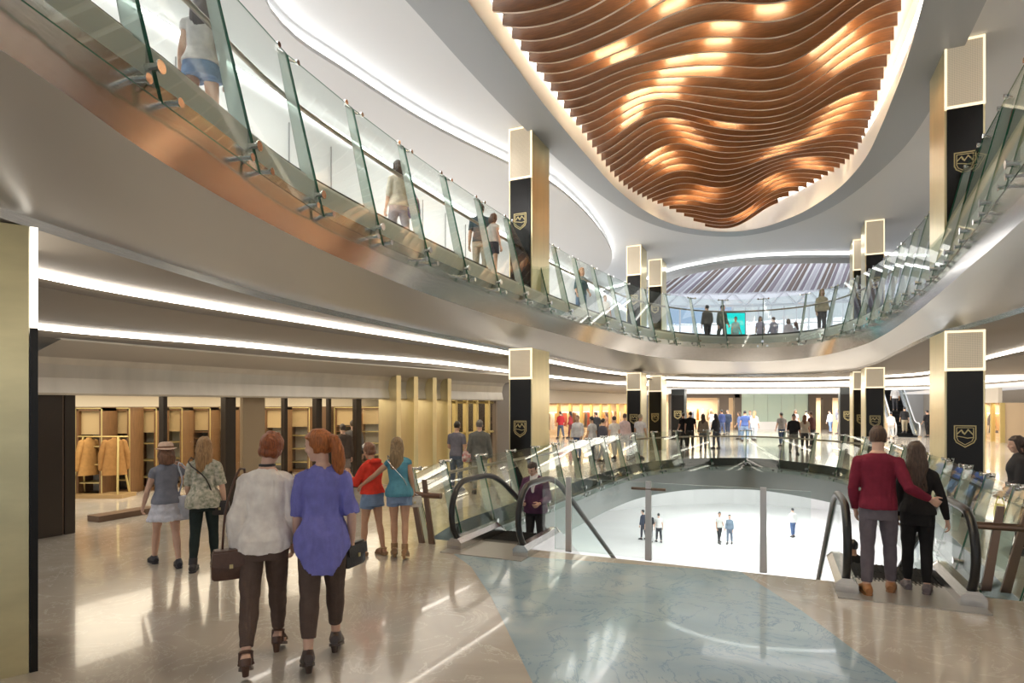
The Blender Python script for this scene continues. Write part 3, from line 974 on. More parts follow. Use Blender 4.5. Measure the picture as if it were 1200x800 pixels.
nsl = 0
rnd = random.Random(11)
t = 3.2
while t < 23.3:
    ch = chord(t)
    if ch:
        s0, s1 = ch[0]+.13, ch[1]-.13
        if s1-s0 > .4:
            n = max(8, int((s1-s0)/.11))
            topf, botf, topb, botb = [], [], [], []
            for i in range(n+1):
                s = s0+(s1-s0)*i/n; z = wave(s, t)
                topf.append(ST(s, t, z+.17)); botf.append(ST(s, t, z-.17)); topb.append(ST(s, t+.045, z+.17)); botb.append(ST(s, t+.045, z-.17))
            mb = MB()
            mb.strip(botf, topf, 0); mb.strip(topf, topb, 0); mb.strip(topb, botb, 0); mb.strip(botb, botf, 1)
            for k in (0, -1):
                mb.add([botf[k], topf[k], topb[k], botb[k]], [(0, 1, 2, 3)], 0)
            sl = mb.build('wood_slat', [wood, wood_edge], feat, smooth=50)
            nsl += 1
            # short warm lamps fixed to the back of the slat, washing the next one
            for c in range(-8, 6):
                cs = c*1.05+.45*math.sin(t*.9+c)
                glow = .8*math.sin(1.55*cs+.28*t+1.2)+1.0*math.sin(1.9*t+c*2.1)
                if cs-.5 < s0+.1 or cs+.5 > s1-.1 or glow < .35: continue
                hl = .22+.14*rnd.random(); q = []
                for i in range(7):
                    s = cs-hl+2*hl*i/6; q.append((s, wave(s, t)))
                b2 = MB()
                b2.rings([[ST(s, t+.16+dx, z+.10+dz) for dx, dz in ((0, 0), (.03, 0), (.03, .05), (0, .05))] for s, z in q])
                b2.build('lamp_bar', led_w, sl)
    t += .42 if t < 14 else .40

# ------------------------------------------------------------------ columns
def emblem(mb, org, ux, uz, un, h, mi=0):
    """shield outline with a mountain line, raised from the panel"""
    def line(pts, w, closed=False):
        P = [org+ux*(x*h)+uz*(y*h) for x, y in pts]
        n = len(P)
        for i in range(n if closed else n-1):
            a, b = P[i], P[(i+1) % n]; d = (b-a).normalized(); q = un.cross(d).normalized()*w*h/2; a, b = a-d*w*h/2, b+d*w*h/2
            mb.prism([a-q, b-q, b+q, a+q], un*.012, mi)
    line([(-.42, .5), (.42, .5), (.42, -.12), (.34, -.3), (0, -.52), (-.34, -.3), (-.42, -.12)], .045, True)
    line([(-.33, .41), (.33, .41), (.33, -.08), (.27, -.23), (0, -.41), (-.27, -.23), (-.33, -.08)], .03, True)
    line([(-.30, .12), (-.14, .3), (-.02, .1), (.12, .32), (.30, .1)], .045)
    line([(-.32, .0), (-.1, -.04), (.1, -.09), (.32, -.05)], .035)
    line([(-.14, .3), (-.10, .16), (-.02, .1)], .03)


def uvpanel(o):
    uv = o.data.uv_layers.new(name='uv')
    for l in o.data.loops:
        p = o.data.vertices[l.vertex_index].co
        st = (p.x*CT-p.y*SN)+(p.x*SN+p.y*CT)
        uv.data[l.index].uv = (st, p.z)


def column(s0, s1, t0, t1, z0, z1, zp, ze, label, group, gold_side, dark=False):
    root = empty('column', ST((s0+s1)/2, (t0+t1)/2, z0), label, 'column', group)
    mb = MB(); mb.stbox(s0, s1, t0, t1, z0, z1); mb.build('gold_cladding', gold if not dark else darkst, root)
    w_ = .035
    mb = MB()
    mb.stbox(s0+w_, s1-w_, t0-.025, t0+.02, z0, zp); bp = mb.build('black_panel', black, root)
    mb = MB(); c = ST((s0+s1)/2, t0-.026, ze); emblem(mb, c, UU, ZZ, -VV, (s1-s0)*.62); mb.build('emblem', goldline, bp)
    if not dark:
        mb = MB(); mb.stbox(s0+w_, s1-w_, t0-.02, t0+.02, zp+.05, z1-.04); pp = mb.build('perforated_panel', perf, root); uvpanel(pp)
        mb = MB()
        mb.stbox(s0, s0+w_, t0-.03, t0-.001, zp, z1); mb.stbox(s1-w_, s1, t0-.03, t0-.001, zp, z1); mb.stbox(s0+w_, s1-w_, t0-.03, t0-.001, zp, zp+.05); mb.stbox(s0+w_, s1-w_, t0-.03, t0-.001, z1-.04, z1)
        mb.build('lit_frame', frame_l, pp)
    return root


# lower level: black panel tops are seen at the photo's y 440, upper level at y 205
for (s0, s1, t0, lab) in ((-5.86, -5.27, 13.0, 'lower gold and black column left of the opening, closest to the left escalator'), (2.76, 3.36, 13.1, 'lower gold and black column beside the burgundy sweater couple'),
                          (-5.72, -5.12, 24.5, 'lower gold and black column behind the far left curve of the glass railing'), (2.84, 3.44, 24.6, 'lower gold and black column beside the far rising escalator'),
                          (-5.35, -4.75, 27.2, 'lower gold and black column just behind another on the far left'), (2.72, 3.3, 27.2, 'lower gold and black column mostly hidden behind another on the right')):
    column(s0, s1, t0, t0+1.15, 0, ZC0, 2.62, 1.45, lab, 'shield columns on the lower level', 1)
for (s0, s1, t0, lab) in ((-5.86, -5.27, 13.0, 'upper gold and black column standing on the left gallery'), (2.76, 3.36, 13.1, 'upper gold and black column standing on the right gallery, its emblem behind railing fins'),
                          (-5.72, -5.12, 24.5, 'upper gold and black column at the far left curve, taller of that pair'), (2.84, 3.44, 24.6, 'upper gold and black column at the far right curve, wider of that pair'),
                          (-5.35, -4.75, 27.2, 'upper gold and black column at the far left, shorter of that pair'), (2.72, 3.3, 27.2, 'slim slice of upper column half hidden at the far right')):
    column(s0, s1, t0, t0+1.15, ZUP, ZCEIL-.02, 7.35, 6.35, lab, 'shield columns on the upper level', 1)
for (s0, lab) in ((-5.75, 'all dark column standing far behind the left pair of columns'), (3.0, 'all dark column standing far behind the right pair of columns')):
    column(s0, s0+.75, 36, 37, 0, 2.95, 2.6, 1.45, lab, 'dark columns at the back', 1, dark=True)
# gold pier close to the camera
pc = V((-3.57, 4.5, 0)); ray = V((-3.57, 4.5, 0)).normalized(); rgt = V((ray.y, -ray.x, 0))
root = empty('pier', pc-rgt*.5, 'brushed gold clad pier filling the left edge of the view', 'pier')
mb = MB(); a, b = pc-rgt*1.0, pc-rgt*.055; mb.prism([a, b, b+ray*.9, a+ray*.9], V((0, 0, ZC0-.01))); mb.build('gold_cladding', gold_b, root)
mb = MB(); a, b = pc-rgt*.05, pc; mb.prism([a, b, b+ray*.9, a+ray*.9], V((0, 0, 2.58))); mb.build('black_panel', black, root)
mb = MB(); mb.prism([p+V((0, 0, 2.6)) for p in (a, b, b+ray*.9, a+ray*.9)], V((0, 0, .74))); mb.build('lit_panel', mat('lit_edge', (1, .95, .85), .5, emit=(1, .92, .78), estr=1.3), root)
# ------------------------------------------------------------------ glass balustrades
def balustrade(name, label, curve, zb, zt, zr, sp, lean, floor_z, away):
    """leaning glass panels held by glass fins; away(p) gives the horizontal direction off the void"""
    L = arc_len(curve); n = max(2, round(L/sp))
    nodes = cat_rom(curve, n+1, sub=6)
    root = empty(name, V((nodes[n//2].x, nodes[n//2].y, floor_z)), label, 'balustrade')
    nr = []; tg = []
    for i, p in enumerate(nodes):
        a = nodes[max(0, i-1)]; b = nodes[min(n, i+1)]; t_ = (b-a).normalized(); q = V((-t_.y, t_.x, 0))
        if q.dot(away(p)) < 0: q = -q
        nr.append(q); tg.append(t_)

    def pt(i, z, inn=0.): return V((nodes[i].x, nodes[i].y, z))+nr[i]*((z-zb)*lean+inn-.10)
    for i in range(n):
        a, b, c, d = pt(i, zb-.10), pt(i+1, zb-.10), pt(i+1, zt), pt(i, zt)
        e = (b-a).normalized()*.012; a, b, c, d = a+e, b-e, c-e, d+e
        mb = MB(); mb.prism([a, b, c, d], nr[i]*.015, 0, 1); mb.build('glass_panel', [glass_p, edge_g], root)
    for i in range(n+1):
        h = tg[i]*.009
        pr = [pt(i, zb, .02), pt(i, zt+.03, .02), pt(i, zt+.03, .12), pt(i, zb+.1, .19)]
        mb = MB(); mb.prism([p-h for p in pr], tg[i]*.018, 0, 1)
        mb.build('glass_fin', [glass_f, edge_g], root)
        mb = MB()
        c = pt(i, zb+.16, -.05); mb.tube([c, c+nr[i]*.34], [.032, .032], 10); mb.tube([c-nr[i]*.012, c], .05, 10)
        for sgn in (-1, 1):
            c = pt(i, zb-.02, -.04)+tg[i]*sgn*.17; mb.tube([c, c+nr[i]*.24], .025, 8); mb.tube([c-nr[i]*.01, c], .038, 8)
        mb.build('clamp', chrome, root, smooth=50)
        mb = MB(); c = pt(i, zt-.0, .06)
        mb.tube([c-tg[i]*.19-nr[i]*.06, c-tg[i]*.13, c+V((0, 0, .015)), c+tg[i]*.13, c+tg[i]*.19-nr[i]*.06], .021, 8)
        for sgn in (-1, 1):
            q = c+tg[i]*.19*sgn-nr[i]*.06; mb.tube([q, q-nr[i]*.028], .035, 8)
        mb.build('spider_bracket', chrome, root, smooth=50)
    rail = cat_rom([pt(i, zr, .20) for i in range(n+1)], n*3+1, sub=4)
    mb = MB(); mb.tube(rail, .03, 10); mb.build('handrail', rail_m, root, smooth=True)
    return root


ctr_up = [ST(-1.3, t, 0) for t in range(2, 24)]
def away_from(cs): return lambda p: (V((p.x, p.y, 0))-min(cs, key=lambda c: (V((p.x, p.y, 0))-c).length)).normalized()


upc = cat_rom([ST(*p) for p in E_ST[:21]], 200)
balustrade('glass_balustrade', 'upper glass balustrade with leaning fins sweeping round the copper faced gallery', at_z(upc, 0), 4.32, 6.2, 5.75, 1.36, .25, ZUP, away_from(ctr_up))
balustrade('glass_balustrade', 'lower glass balustrade with leaning fins around the floor opening', at_z(LEDGE, 0), -.36, 1.03, .80, 1.30, .25, 0, away_from([ST(-1.2, t, 0) for t in range(9, 22)]))


def end_post(base, dirv, label, L):
    root = empty('railing_end', base, label, 'railing post')
    for k in (0, 1):
        b = base+dirv*.17*k; top = b+V((0, 0, 1.02 if k == 0 else .92))-dirv*.22*(1 if k == 0 else .6)
        mb = MB(); w_ = dirv*.045; h = V((dirv.y, -dirv.x, 0))*.02
        mb.prism([b-w_-h, b+w_-h, top+w_*.7-h, top-w_*.7-h], h*2); mb.build('post', bronze, root)
    z = V((0, 0, .70))
    mb = MB(); mb.tube([base+z-dirv*(L-.3), base+z+dirv*.32], .042, 12); mb.build('rail_stub', bronze, root, smooth=40)


end_post(ST(-4.74, 7.42), UU, 'bronze railing end beside the girl in the blue top', .6)
end_post(G(1178, 694), UU*-1, 'bronze railing end to the right of the burgundy sweater couple', .8)

# ------------------------------------------------------------------ low glass barrier between the escalators
bar = empty('glass_barrier', G(785, 661), 'clear glass barrier with three flat metal posts along the floor edge', 'barrier')
bl = [ST(-2.86, 7.82), ST(-2.62, 7.82), ST(-1.53, 7.80), ST(-.16, 7.78), ST(.38, 7.77)]
for i in range(4):
    a, b = bl[i]+UU*.03, bl[i+1]-UU*.03
    h = 1.0
    mb = MB(); mb.prism([a+V((0, 0, .01)), b+V((0, 0, .01)), b+V((0, 0, h)), a+V((0, 0, h))], VV*.015, 0, 1)
    mb.build('glass_panel', [glass('barrier_glass', (.93, .965, .955), 1.45), mat('glass_edge_pale', (.45, .6, .55), .2)], bar)
for i in (1, 2, 3):
    mb = MB(); b = bl[i]-VV*.01; mb.prism([b-UU*.042, b+UU*.042, b+UU*.034+V((0, 0, 1.02)), b-UU*.034+V((0, 0, 1.02))], -VV*.035); po = mb.build('post', mat('satin_post', (.55, .52, .50), .35, .7), bar)
    if i == 2:
        mb = MB(); c = b-VV*.02+V((0, 0, .92)); mb.tube([c-UU*.22, c+UU*.22], .018, 8); mb.build('cross_handle', bronze, po, smooth=40)


# ------------------------------------------------------------------ escalators
def escalator(label, s_c, half, t0, sgn, drop_to, width_newel=.45, lit=None):
    """t0 is the comb line; sgn -1 runs down away from it, +1 runs up"""
    root = empty('escalator', ST(s_c, t0, 0), label, 'escalator')
    tan = math.tan(R(30)); tb = t0+.75; run = abs(drop_to)/tan; te = tb+run
    def zl(t): return 0 if t <= tb else sgn*(min(t, te)-tb)*tan
    tN = t0-.65
    top = .93
    # hand-rail outline in (t, z)
    path = []
    cz, cr = .50, .43
    for i in range(13):
        a = -math.pi/2-math.pi*i/12
        path.append((tN+cr+cr*math.cos(a)*.92, cz+cr*math.sin(a)))
    tk = tb+(.28 if sgn < 0 else -.28)*0
    for i in range(1, 7):
        path.append((tN+cr+(tk-.45-tN-cr)*i/6, top))
    for i in range(1, 9):      # soft bend over the top step
        q = i/8; path.append((tk-.45+.9*q, top+(q*q)*zl(tk+.45)))
    end = te+.6
    for i in range(1, 25):
        t = tk+.45+(end-tk-.45)*i/24; path.append((t, top+zl(t)))
    path = [(p.x, p.y) for p in cat_rom([V((a, b, 0)) for a, b in path], 90, sub=6)]
    for sd in (-1, 1):
        s = s_c+sd*half
        mb = MB(); mb.tube([ST(s, t, z) for t, z in path], .042, 10); hr = mb.build('handrail', blackm if lit is None else lit, root, smooth=True)
        # glass side inside the rail outline
        mb = MB(); up, dn = [], []
        for t, z in path[12:]:
            zl_ = zl(t)+.12
            if t >= tN+.10 and z-.05 > zl_: up.append(ST(s-.006, t, z-.05)); dn.append(ST(s-.006, t, zl_))
        up2 = [p+UU*.012 for p in up]; dn2 = [p+UU*.012 for p in dn]
        mb.strip(dn, up, 0); mb.strip(up2, dn2, 0); mb.strip(up, up2, 1)
        mb.build('glass_side', [glass_p, edge_g], root)
        mb = MB()
        ts = [tN+.10, tb-.1, tb]+[tb+run*i/10 for i in range(1, 11)]
        mb.rings([[ST(s+dx, t, zl(t)+dz) for dx, dz in ((-.11, -.32), (.11, -.32), (.11, .10), (.05, .16), (-.05, .16), (-.11, .10))] for t in ts])
        mb.build('skirt', steel, root, smooth=30)
    mb = MB(); mb.stbox(s_c-half-.1, s_c+half+.1, t0-.75, t0+.12, .0, .012); mb.build('landing_plate', mat('landing_steel', (.42, .40, .37), .35, .6), root)
    mb = MB()
    for i in range(22):
        q = s_c-half+.14+(2*half-.28)*i/21; mb.stbox(q-.008, q+.008, t0+.06, t0+.20, .002, .016)
    mb.build('comb', mat('comb_dark', (.06, .055, .045), .5), root)
    n = int(run/.4)
    for i in range(n+2):
        a = t0+.14+i*.4
        z = zl(a+.2) if i > 0 else 0
        z = sgn*max(0, i-1)*.4*tan-.004
        if a+.4 > te: break
        mb = MB(); mb.stbox(s_c-half+.12, s_c+half-.12, a, a+.395, z-.22 if sgn < 0 else z-.25, z)
        for j in range(14):
            q = s_c-half+.16+(2*half-.32)*j/13; mb.stbox(q-.01, q+.01, a, a+.39, z, z+.008)
        mb.build('step', step_m, root)
    mb = MB()
    ts = [t0-.2, tb]+[tb+run*i/6 for i in range(1, 7)]
    mb.rings([[ST(s_c+dx, t, zl(t)+dz) for dx, dz in ((-half-.1, -.75), (half+.1, -.75), (half+.1, -.40), (-half-.1, -.40))] for t in ts])
    mb.build('truss', steel, root)
    return root


ESL = escalator('escalator with black handrails left of the glass barrier, purple jacket man riding', -3.60, .50, 7.78, -1, 5.2)
ESR = escalator('escalator with black handrails right of the glass barrier, burgundy sweater couple at its start', 1.22, .55, 7.80, -1, 5.2)
ESU = escalator('far escalator rising to the gallery between the right columns', 7.3, .62, 44.0, 1, 4.6, lit=mat('pale_rail', (.6, .63, .66), .3))

# ------------------------------------------------------------------ left shop front
SFP = cat_rom([G(20, 634), G(75, 625), G(185, 607), G(290, 590), G(450, 566), G(580, 546)], 120)


def sf(px, off=0.):
    """point of the shop line on the sight line of photo column px"""
    best = min(SFP, key=lambda p: abs(600+700*p.x/p.y-px)); i = SFP.index(best)
    a = SFP[max(0, i-1)]; b = SFP[min(len(SFP)-1, i+1)]; t_ = (b-a).normalized(); n_ = V((t_.y, -t_.x, 0))
    return best+n_*off, t_, n_


cream = mat('cream_wall', (.82, .74, .58), .6)
browall = mat('brown_display_wall', (.22, .13, .07), .5)
shop = empty('shop_front', sf(300)[0], 'curved glass shop front with metal fascia and dark bronze mullions', 'shop front')
nrm = [(V(((SFP[min(i+1, 119)]-SFP[max(0, i-1)]).y, -(SFP[min(i+1, 119)]-SFP[max(0, i-1)]).x, 0))).normalized() for i in range(120)]
f0 = [p+n*.05 for p, n in zip(SFP, nrm)]; f1 = [p+n*.28 for p, n in zip(SFP, nrm)]; f2 = [p+n*.22 for p, n in zip(SFP, nrm)]
fp = [(0.0, 2.16), (.30, 2.16), (.33, 2.19), (.28, 2.42), (.31, 2.62), (.40, 2.72)]
sp_ = [(.40, 2.72), (.62, 2.77), (.95, 2.84), (1.25, 2.90)]
ep_ = [(1.25, 2.90), (1.28, 2.905), (1.28, 2.925), (1.10, 2.93)]
for nm_, pr_, m_ in (('fascia', fp, fasc), ('fascia_soffit', sp_, mat('warm_grey_soffit', (.58, .53, .47), .5)), ('fascia_edge', ep_, mat('pale_edge', (.82, .78, .70), .35)), ('fascia_upstand', [(1.10, 2.93), (1.10, 2.97)], taupe)):
    mb = MB()
    for (a, za), (b, zb_) in zip(pr_, pr_[1:]):
        mb.strip([p+n*a+ZZ*za for p, n in zip(SFP, nrm)], [p+n*b+ZZ*zb_ for p, n in zip(SFP, nrm)])
    mb.build(nm_, m_, shop, smooth=45)
p0_, p1_ = SFP[0], sf(70)[0]
mb = MB(); mb.prism([p0_, p1_, p1_+ZZ*2.16, p0_+ZZ*2.16], sf(70)[2]*.1); mb.build('side_panel', darkwood, shop)
for px, wd, dp_, m_ in ((73.5, .07, .14, mat('brown_mullion', (.22, .15, .11), .35, .4)), (83, .14, .2, darkwood), (190, .07, .14, darkwood), (270, .22, .16, darkwood), (296, .5, .10, mat('tan_pillar', (.40, .30, .19), .5)), (334, .08, .12, darkwood), (372, .16, .14, darkwood), (386, .07, .1, darkwood), (420, .16, .14, darkwood)):
    p, t_, n_ = sf(px); mb = MB(); mb.box(p+V((0, 0, 1.08)), (wd, dp_, 2.16), math.atan2(t_.y, t_.x)); mb.build('mullion', m_, shop)
for a, b in ((191, 270), (272, 290), (302, 334), (336, 372), (387, 420), (422, 441)):
    pa, pb = sf(a)[0], sf(b)[0]
    mb = MB(); mb.prism([pa+ZZ*.05, pb+ZZ*.05, pb+ZZ*2.16, pa+ZZ*2.16], sf(a)[2]*.012); mb.build('glass_pane', glass_s, shop)
for px in (447, 470, 491, 508):
    p, t_, n_ = sf(px, .25); mb = MB(); mb.box(p+V((0, 0, 1.48)), (.16, .62, 2.96), math.atan2(t_.y, t_.x)); mb.build('gold_fin', gold, shop)
fr = mat('gold_frame', (.72, .58, .25), .35, .6)
for px in (518, 533, 546, 558, 571, 579):
    p, t_, n_ = sf(px); mb = MB(); mb.box(p+V((0, 0, 1.08)), (.10, .14, 2.16), math.atan2(t_.y, t_.x)); mb.build('gold_frame_post', fr if px not in (518, 579) else mat('brown_marble', (.26, .2, .15), .3), shop)
for z in (1.15, 2.1):
    mb = MB(); mb.tube([sf(px)[0]+ZZ*z for px in (520, 540, 560, 578)], .04, 4); mb.build('gold_frame_rail', fr, shop)
pa, pb = sf(520)[0], sf(578)[0]
mb = MB(); mb.prism([pa+ZZ*.05, pb+ZZ*.05, pb+ZZ*2.16, pa+ZZ*2.16], sf(540)[2]*.012); mb.build('glass_pane', glass_s, shop)
# interior
back = [p-n*4.6 for p, n in zip(SFP, nrm)]
mb = MB(); mb.strip(back, [p+ZZ*1.97 for p in back], 0); mb.strip([p+ZZ*1.97 for p in back], [p+ZZ*2.97 for p in back], 1); struct(mb.build('wall_shop', [browall, cream]))
mb = MB(); mb.strip([p+ZZ*2.45 for p in back], [p-n*.12+ZZ*2.45 for p, n in zip(SFP, nrm)]); struct(mb.build('ceiling_shop_inside', white))
e0, e1 = SFP[-1], SFP[-1]-nrm[-1]*4.6
mb = MB(); mb.strip([e0, e1], [e0+ZZ*2.97, e1+ZZ*2.97]); struct(mb.build('wall_shop_end', darkwood))
e2 = SFP[-1]+(SFP[-1]-SFP[-8]).normalized()*2.2-nrm[-1]*.6
mb = MB(); mb.strip([e0, e2, e2-nrm[-1]*12], [e0+ZZ*2.97, e2+ZZ*2.97, e2-nrm[-1]*12+ZZ*2.97]); struct(mb.build('wall_recess', mat('brown_recess', (.09, .065, .045), .4)))
for i in (14, 40, 66, 92):
    p = SFP[i]-nrm[i]*2.2
    area('shop_lamp', p+ZZ*2.42, 3.0, 3.8, 85, (1, .88, .68), (0, 0, math.atan2((SFP[i+1]-SFP[i]).y, (SFP[i+1]-SFP[i]).x)))
walnut = mat('walnut', (.20, .105, .045), .4, noise_amt=.2, noise_scale=6, stretch=(6, 6, .6))
tanp = mat('tan_leather_panel', (.62, .46, .24), .5)


def cabinet(loc, w_, label, lattice=False):
    root = empty('display_cabinet', loc, label, 'cabinet', 'display cabinets in the left shop')
    h, d = 1.95, .5
    x0 = loc
    def bx(cx, cy, cz, sx, sy, sz, mb): mb.box(x0+V((cx, cy, cz)), (sx, sy, sz))
    mb = MB(); bx(-w_/2+.035, d/2, h/2, .07, d, h, mb); bx(w_/2-.035, d/2, h/2, .07, d, h, mb); bx(0, d/2, h-.035, w_, d, .07, mb); bx(0, d/2, .04, w_, d, .08, mb); mb.build('frame', walnut, root)
    mb = MB(); e = .012
    for sx in (-1, 1): bx(sx*(w_/2-.012), -.006, h/2, .024, .014, h, mb)
    bx(0, -.006, h-.012, w_, .014, .024, mb); mb.build('gold_edge', fr, root)
    mb = MB(); bx(0, d-.02, h/2, w_-.14, .03, h-.1, mb); mb.build('back_panel', mat('cabinet_back', (.85, .80, .70), .5) if not lattice else darkwood, root)
    mb = MB(); bx(0, .12, h-.33, w_-.14, .05, .52, mb); mb.build('header_panel', tanp, root)
    for i in range(3 if not lattice else 7):
        mb = MB(); bx(0, d/2, .3+i*(.4 if not lattice else .17), w_-.14, d-.06, .025, mb); mb.build('shelf', walnut if lattice else fr, root)
    return root


def backd(px):
    q = min(back, key=lambda p: abs(600+700*p.x/p.y-px)); return q.y


for x, wpx, lat, lb in ((104, 32, 0, 'tall walnut display cabinet, first from the gold pier'), (137, 31, 0, 'tall walnut display cabinet behind the hanging tan coats'), (169, 30, 0, 'tall walnut display cabinet with a bright back, third from the gold pier'),
                        (200, 28, 0, 'tall walnut display cabinet just behind the girl in the straw hat'), (235, 24, 1, 'dark shelved cabinet behind the girl in the floral blouse'), (259, 22, 1, 'dark shelved cabinet half hidden by a dark shop mullion'),
                        (322, 26, 0, 'walnut display cabinet beside the tan shop pillar'), (350, 26, 0, 'walnut display cabinet seen over the heads of the auburn haired pair'), (404, 25, 1, 'dark shelved cabinet behind the brown jacket shopper'), (434, 24, 0, 'walnut display cabinet left of the first gold shop fin'), (459, 22, 1, 'dark shelved cabinet between the first two gold shop fins'), (481, 20, 1, 'dark shelved cabinet seen between the middle gold shop fins'), (500, 18, 0, 'walnut cabinet seen past the last gold shop fin')):
    d = backd(x)-.75
    cabinet(V(((x-600)/700*d, d, 0)), wpx*d/700, lb, bool(lat))


def coat(loc, rz, m_, label, group, h=.95, name='coat'):
    root = empty(name, loc, label, name, group, rz); mb = MB()
    mb.rings([[V((rx*math.cos(a), ry*math.sin(a)*(1+.12*math.sin(5*a)), z)) for a in (2*math.pi*i/16 for i in range(16))] for z, rx, ry in ((-h, .24, .10), (-h*.7, .22, .095), (-h*.35, .19, .085), (-.16, .20, .08), (-.06, .19, .07), (-.01, .06, .05), (.02, .045, .045))])
    b = mb.build('body', m_, root, smooth=50, local=True)
    for sx in (-1, 1):
        mb = MB(); limb(mb, [V((sx*.17, 0, -.08)), V((sx*.24, .01, -.35)), V((sx*.25, .04, -.66))], [.062, .058, .045], 8); mb.build('sleeve', m_, root, smooth=50, local=True)
    return root


tan_c = cloth((.50, .28, .10)); tan_d = cloth((.38, .20, .07))
std = empty('garment_stand', G(118, 582), 'gold trestle stand on a wooden base holding tan coats', 'garment stand')
b0 = G(118, 582)
mb = MB(); mb.box(b0+V((0, 0, .04)), (1.25, .5, .08)); mb.build('base', mat('oak_base', (.42, .28, .13), .4), std)
for sx in (-1, 1):
    for sy in (-1, 1):
        mb = MB(); mb.tube([b0+V((sx*.5, sy*.2, .08)), b0+V((sx*.38, 0, 1.32))], .022, 6); mb.build('leg', fr, std)
mb = MB(); mb.tube([b0+V((-.5, 0, 1.32)), b0+V((.6, 0, 1.32))], .016, 8); mb.build('hanging_bar', fr, std)
for dx, m_, lb, rz_ in ((-.26, tan_c, 'light tan coat hanging at the gold pier end of the trestle stand', 75), (.30, tan_d, 'darker tan coat hanging at the far end of the trestle stand', 40)):
    coat(b0+V((dx, 0, 1.28)), R(rz_), m_, lb, 'tan coats on the trestle stand', h=.8)
pl = MB(); a, b = G(116, 612), G(186, 600); tt = (b-a).normalized(); q = V((-tt.y, tt.x, 0))*.32
pl.prism([a, b, b+q, a+q], ZZ*.10); tag(pl.build('plinth', mat('plinth_bronze', (.16, .10, .07), .35, .3)), 'low dark bronze plinth on the floor in the shop entrance', 'plinth')

# ------------------------------------------------------------------ other shop fronts of the lower level
warm_back = mat('warm_display', (.72, .55, .36), .6)


def simple_shop(p0, p1, label, depth, cols, n_m, fasc_m, gar_label, ngar, gh=1.5, zf=2.15, ztop=2.96, power=160, mull=None, lamp_col=(1, .84, .6)):
    d = (p1-p0); L = d.length; d.normalize(); nn = V((d.y, -d.x, 0))
    if nn.dot(p0) > 0: nn = -nn      # towards the camera
    root = empty('shop_front', (p0+p1)/2, label, 'shop front')
    mb = MB(); mb.prism([p0+ZZ*zf, p1+ZZ*zf, p1+ZZ*ztop, p0+ZZ*ztop], nn*.18); mb.build('fascia', fasc_m, root)
    for i in range(n_m+1):
        p = p0+d*L*i/n_m; mb = MB(); mb.box(p+ZZ*zf/2, (.16, .2, zf), math.atan2(d.y, d.x)); mb.build('mullion', mull or fr, root)
    for i in range(n_m):
        a, b = p0+d*L*i/n_m, p0+d*L*(i+1)/n_m
        mb = MB(); mb.prism([a+ZZ*.04, b+ZZ*.04, b+ZZ*zf, a+ZZ*zf], nn*.012); mb.build('glass_pane', glass_s, root)
    mb = MB(); a, b = p0-nn*depth, p1-nn*depth
    mb.add([p0, a, b, p1, p0+ZZ*zf, a+ZZ*zf, b+ZZ*zf, p1+ZZ*zf], [(0, 1, 5, 4), (1, 2, 6, 5), (2, 3, 7, 6), (4, 5, 6, 7)]); mb.build('display_back', warm_back, root)
    ar = area('shop_lamp', (p0+p1)/2-nn*depth*.45+ZZ*(zf-.06), L*.9, depth*.7, power, lamp_col, (0, 0, math.atan2(d.y, d.x)))
    rail = empty('garment_rail', (p0+p1)/2-nn*depth*.6, 'steel rail with '+gar_label.split(' hanging')[0]+'s, in the '+label, 'garment rail')
    mb = MB(); mb.tube([p0+d*.3-nn*depth*.6+ZZ*(gh+.02), p1-d*.3-nn*depth*.6+ZZ*(gh+.02)], .02, 6); mb.build('bar', chrome, rail)
    for k in range(3):
        p = p0+d*(.4+(L-.8)*k/2)-nn*depth*.6; mb = MB(); mb.tube([p, p+ZZ*(gh+.02)], .02, 6); mb.build('upright', chrome, rail)
    rn = random.Random(int(L*10))
    for i in range(ngar):
        p = p0+d*(.55+(L-1.1)*(i+.5*rn.random())/ngar)-nn*depth*.6+ZZ*gh
        coat(p, math.atan2(d.y, d.x)+R(60), cols[i % len(cols)], gar_label, gar_label.split(' in ')[0]+'s', h=.9+.3*rn.random(), name='garment')
    return root


cA = [cloth(c) for c in ((.5, .1, .06), (.75, .62, .45), (.15, .08, .05), (.8, .75, .7), (.55, .3, .12), (.12, .1, .1))]
pale_f = mat('pale_fascia', (.72, .66, .56), .5)
simple_shop(G(640, 512.5), G(742, 502.5), 'far left shop with pale fascia past the gold column', 1.6, cA, 9, pale_f, 'garment hanging in the far left shop window', 22, power=420)
simple_shop(ST(11.6, 24), ST(11.6, 36), 'right shop with bright goods behind the widest column', 1.6, cA, 8, pale_f, 'garment hanging in the right shop window', 20, power=420)
simple_shop(ST(11.0, 40), ST(11.0, 54), 'right shop beyond the rising escalator', 1.4, cA[1:], 9, pale_f, 'garment hanging in the shop past the escalator', 14, power=380)
# far end wall of the lower level: two dark portals and a pale green glass front
D2 = 50.0
def fx(px): return (px-600)/700*D2
dp = empty('shop_front', V((fx(868), D2, 0)), 'far end shop front with pale green glass wall between dark portals', 'shop front')
def fbox(x0, x1, y0, y1, th, mb, dy=0.): mb.box(((fx(x0)+fx(x1))/2, D2+dy, CH-((y0+y1)/2-HZ)*D2/700), (fx(x1)-fx(x0), th, (y1-y0)*D2/700))
porc = mat('portal_dark', (.10, .075, .055), .4)
mb = MB(); fbox(779, 1012, 446, 461, .3, mb, -.3); mb.build('fascia', mat('white_fascia', (.85, .87, .92), .4), dp)
for x0, x1, y0, y1 in ((784, 797, 461, 503), (797, 866, 461, 466), (842, 853, 466, 503), (860, 868, 461, 503), (947, 955, 461, 503), (955, 1004, 461, 466), (963, 974, 466, 503)):
    mb = MB(); fbox(x0, x1, y0, y1, .4, mb); mb.build('portal_frame', porc, dp)
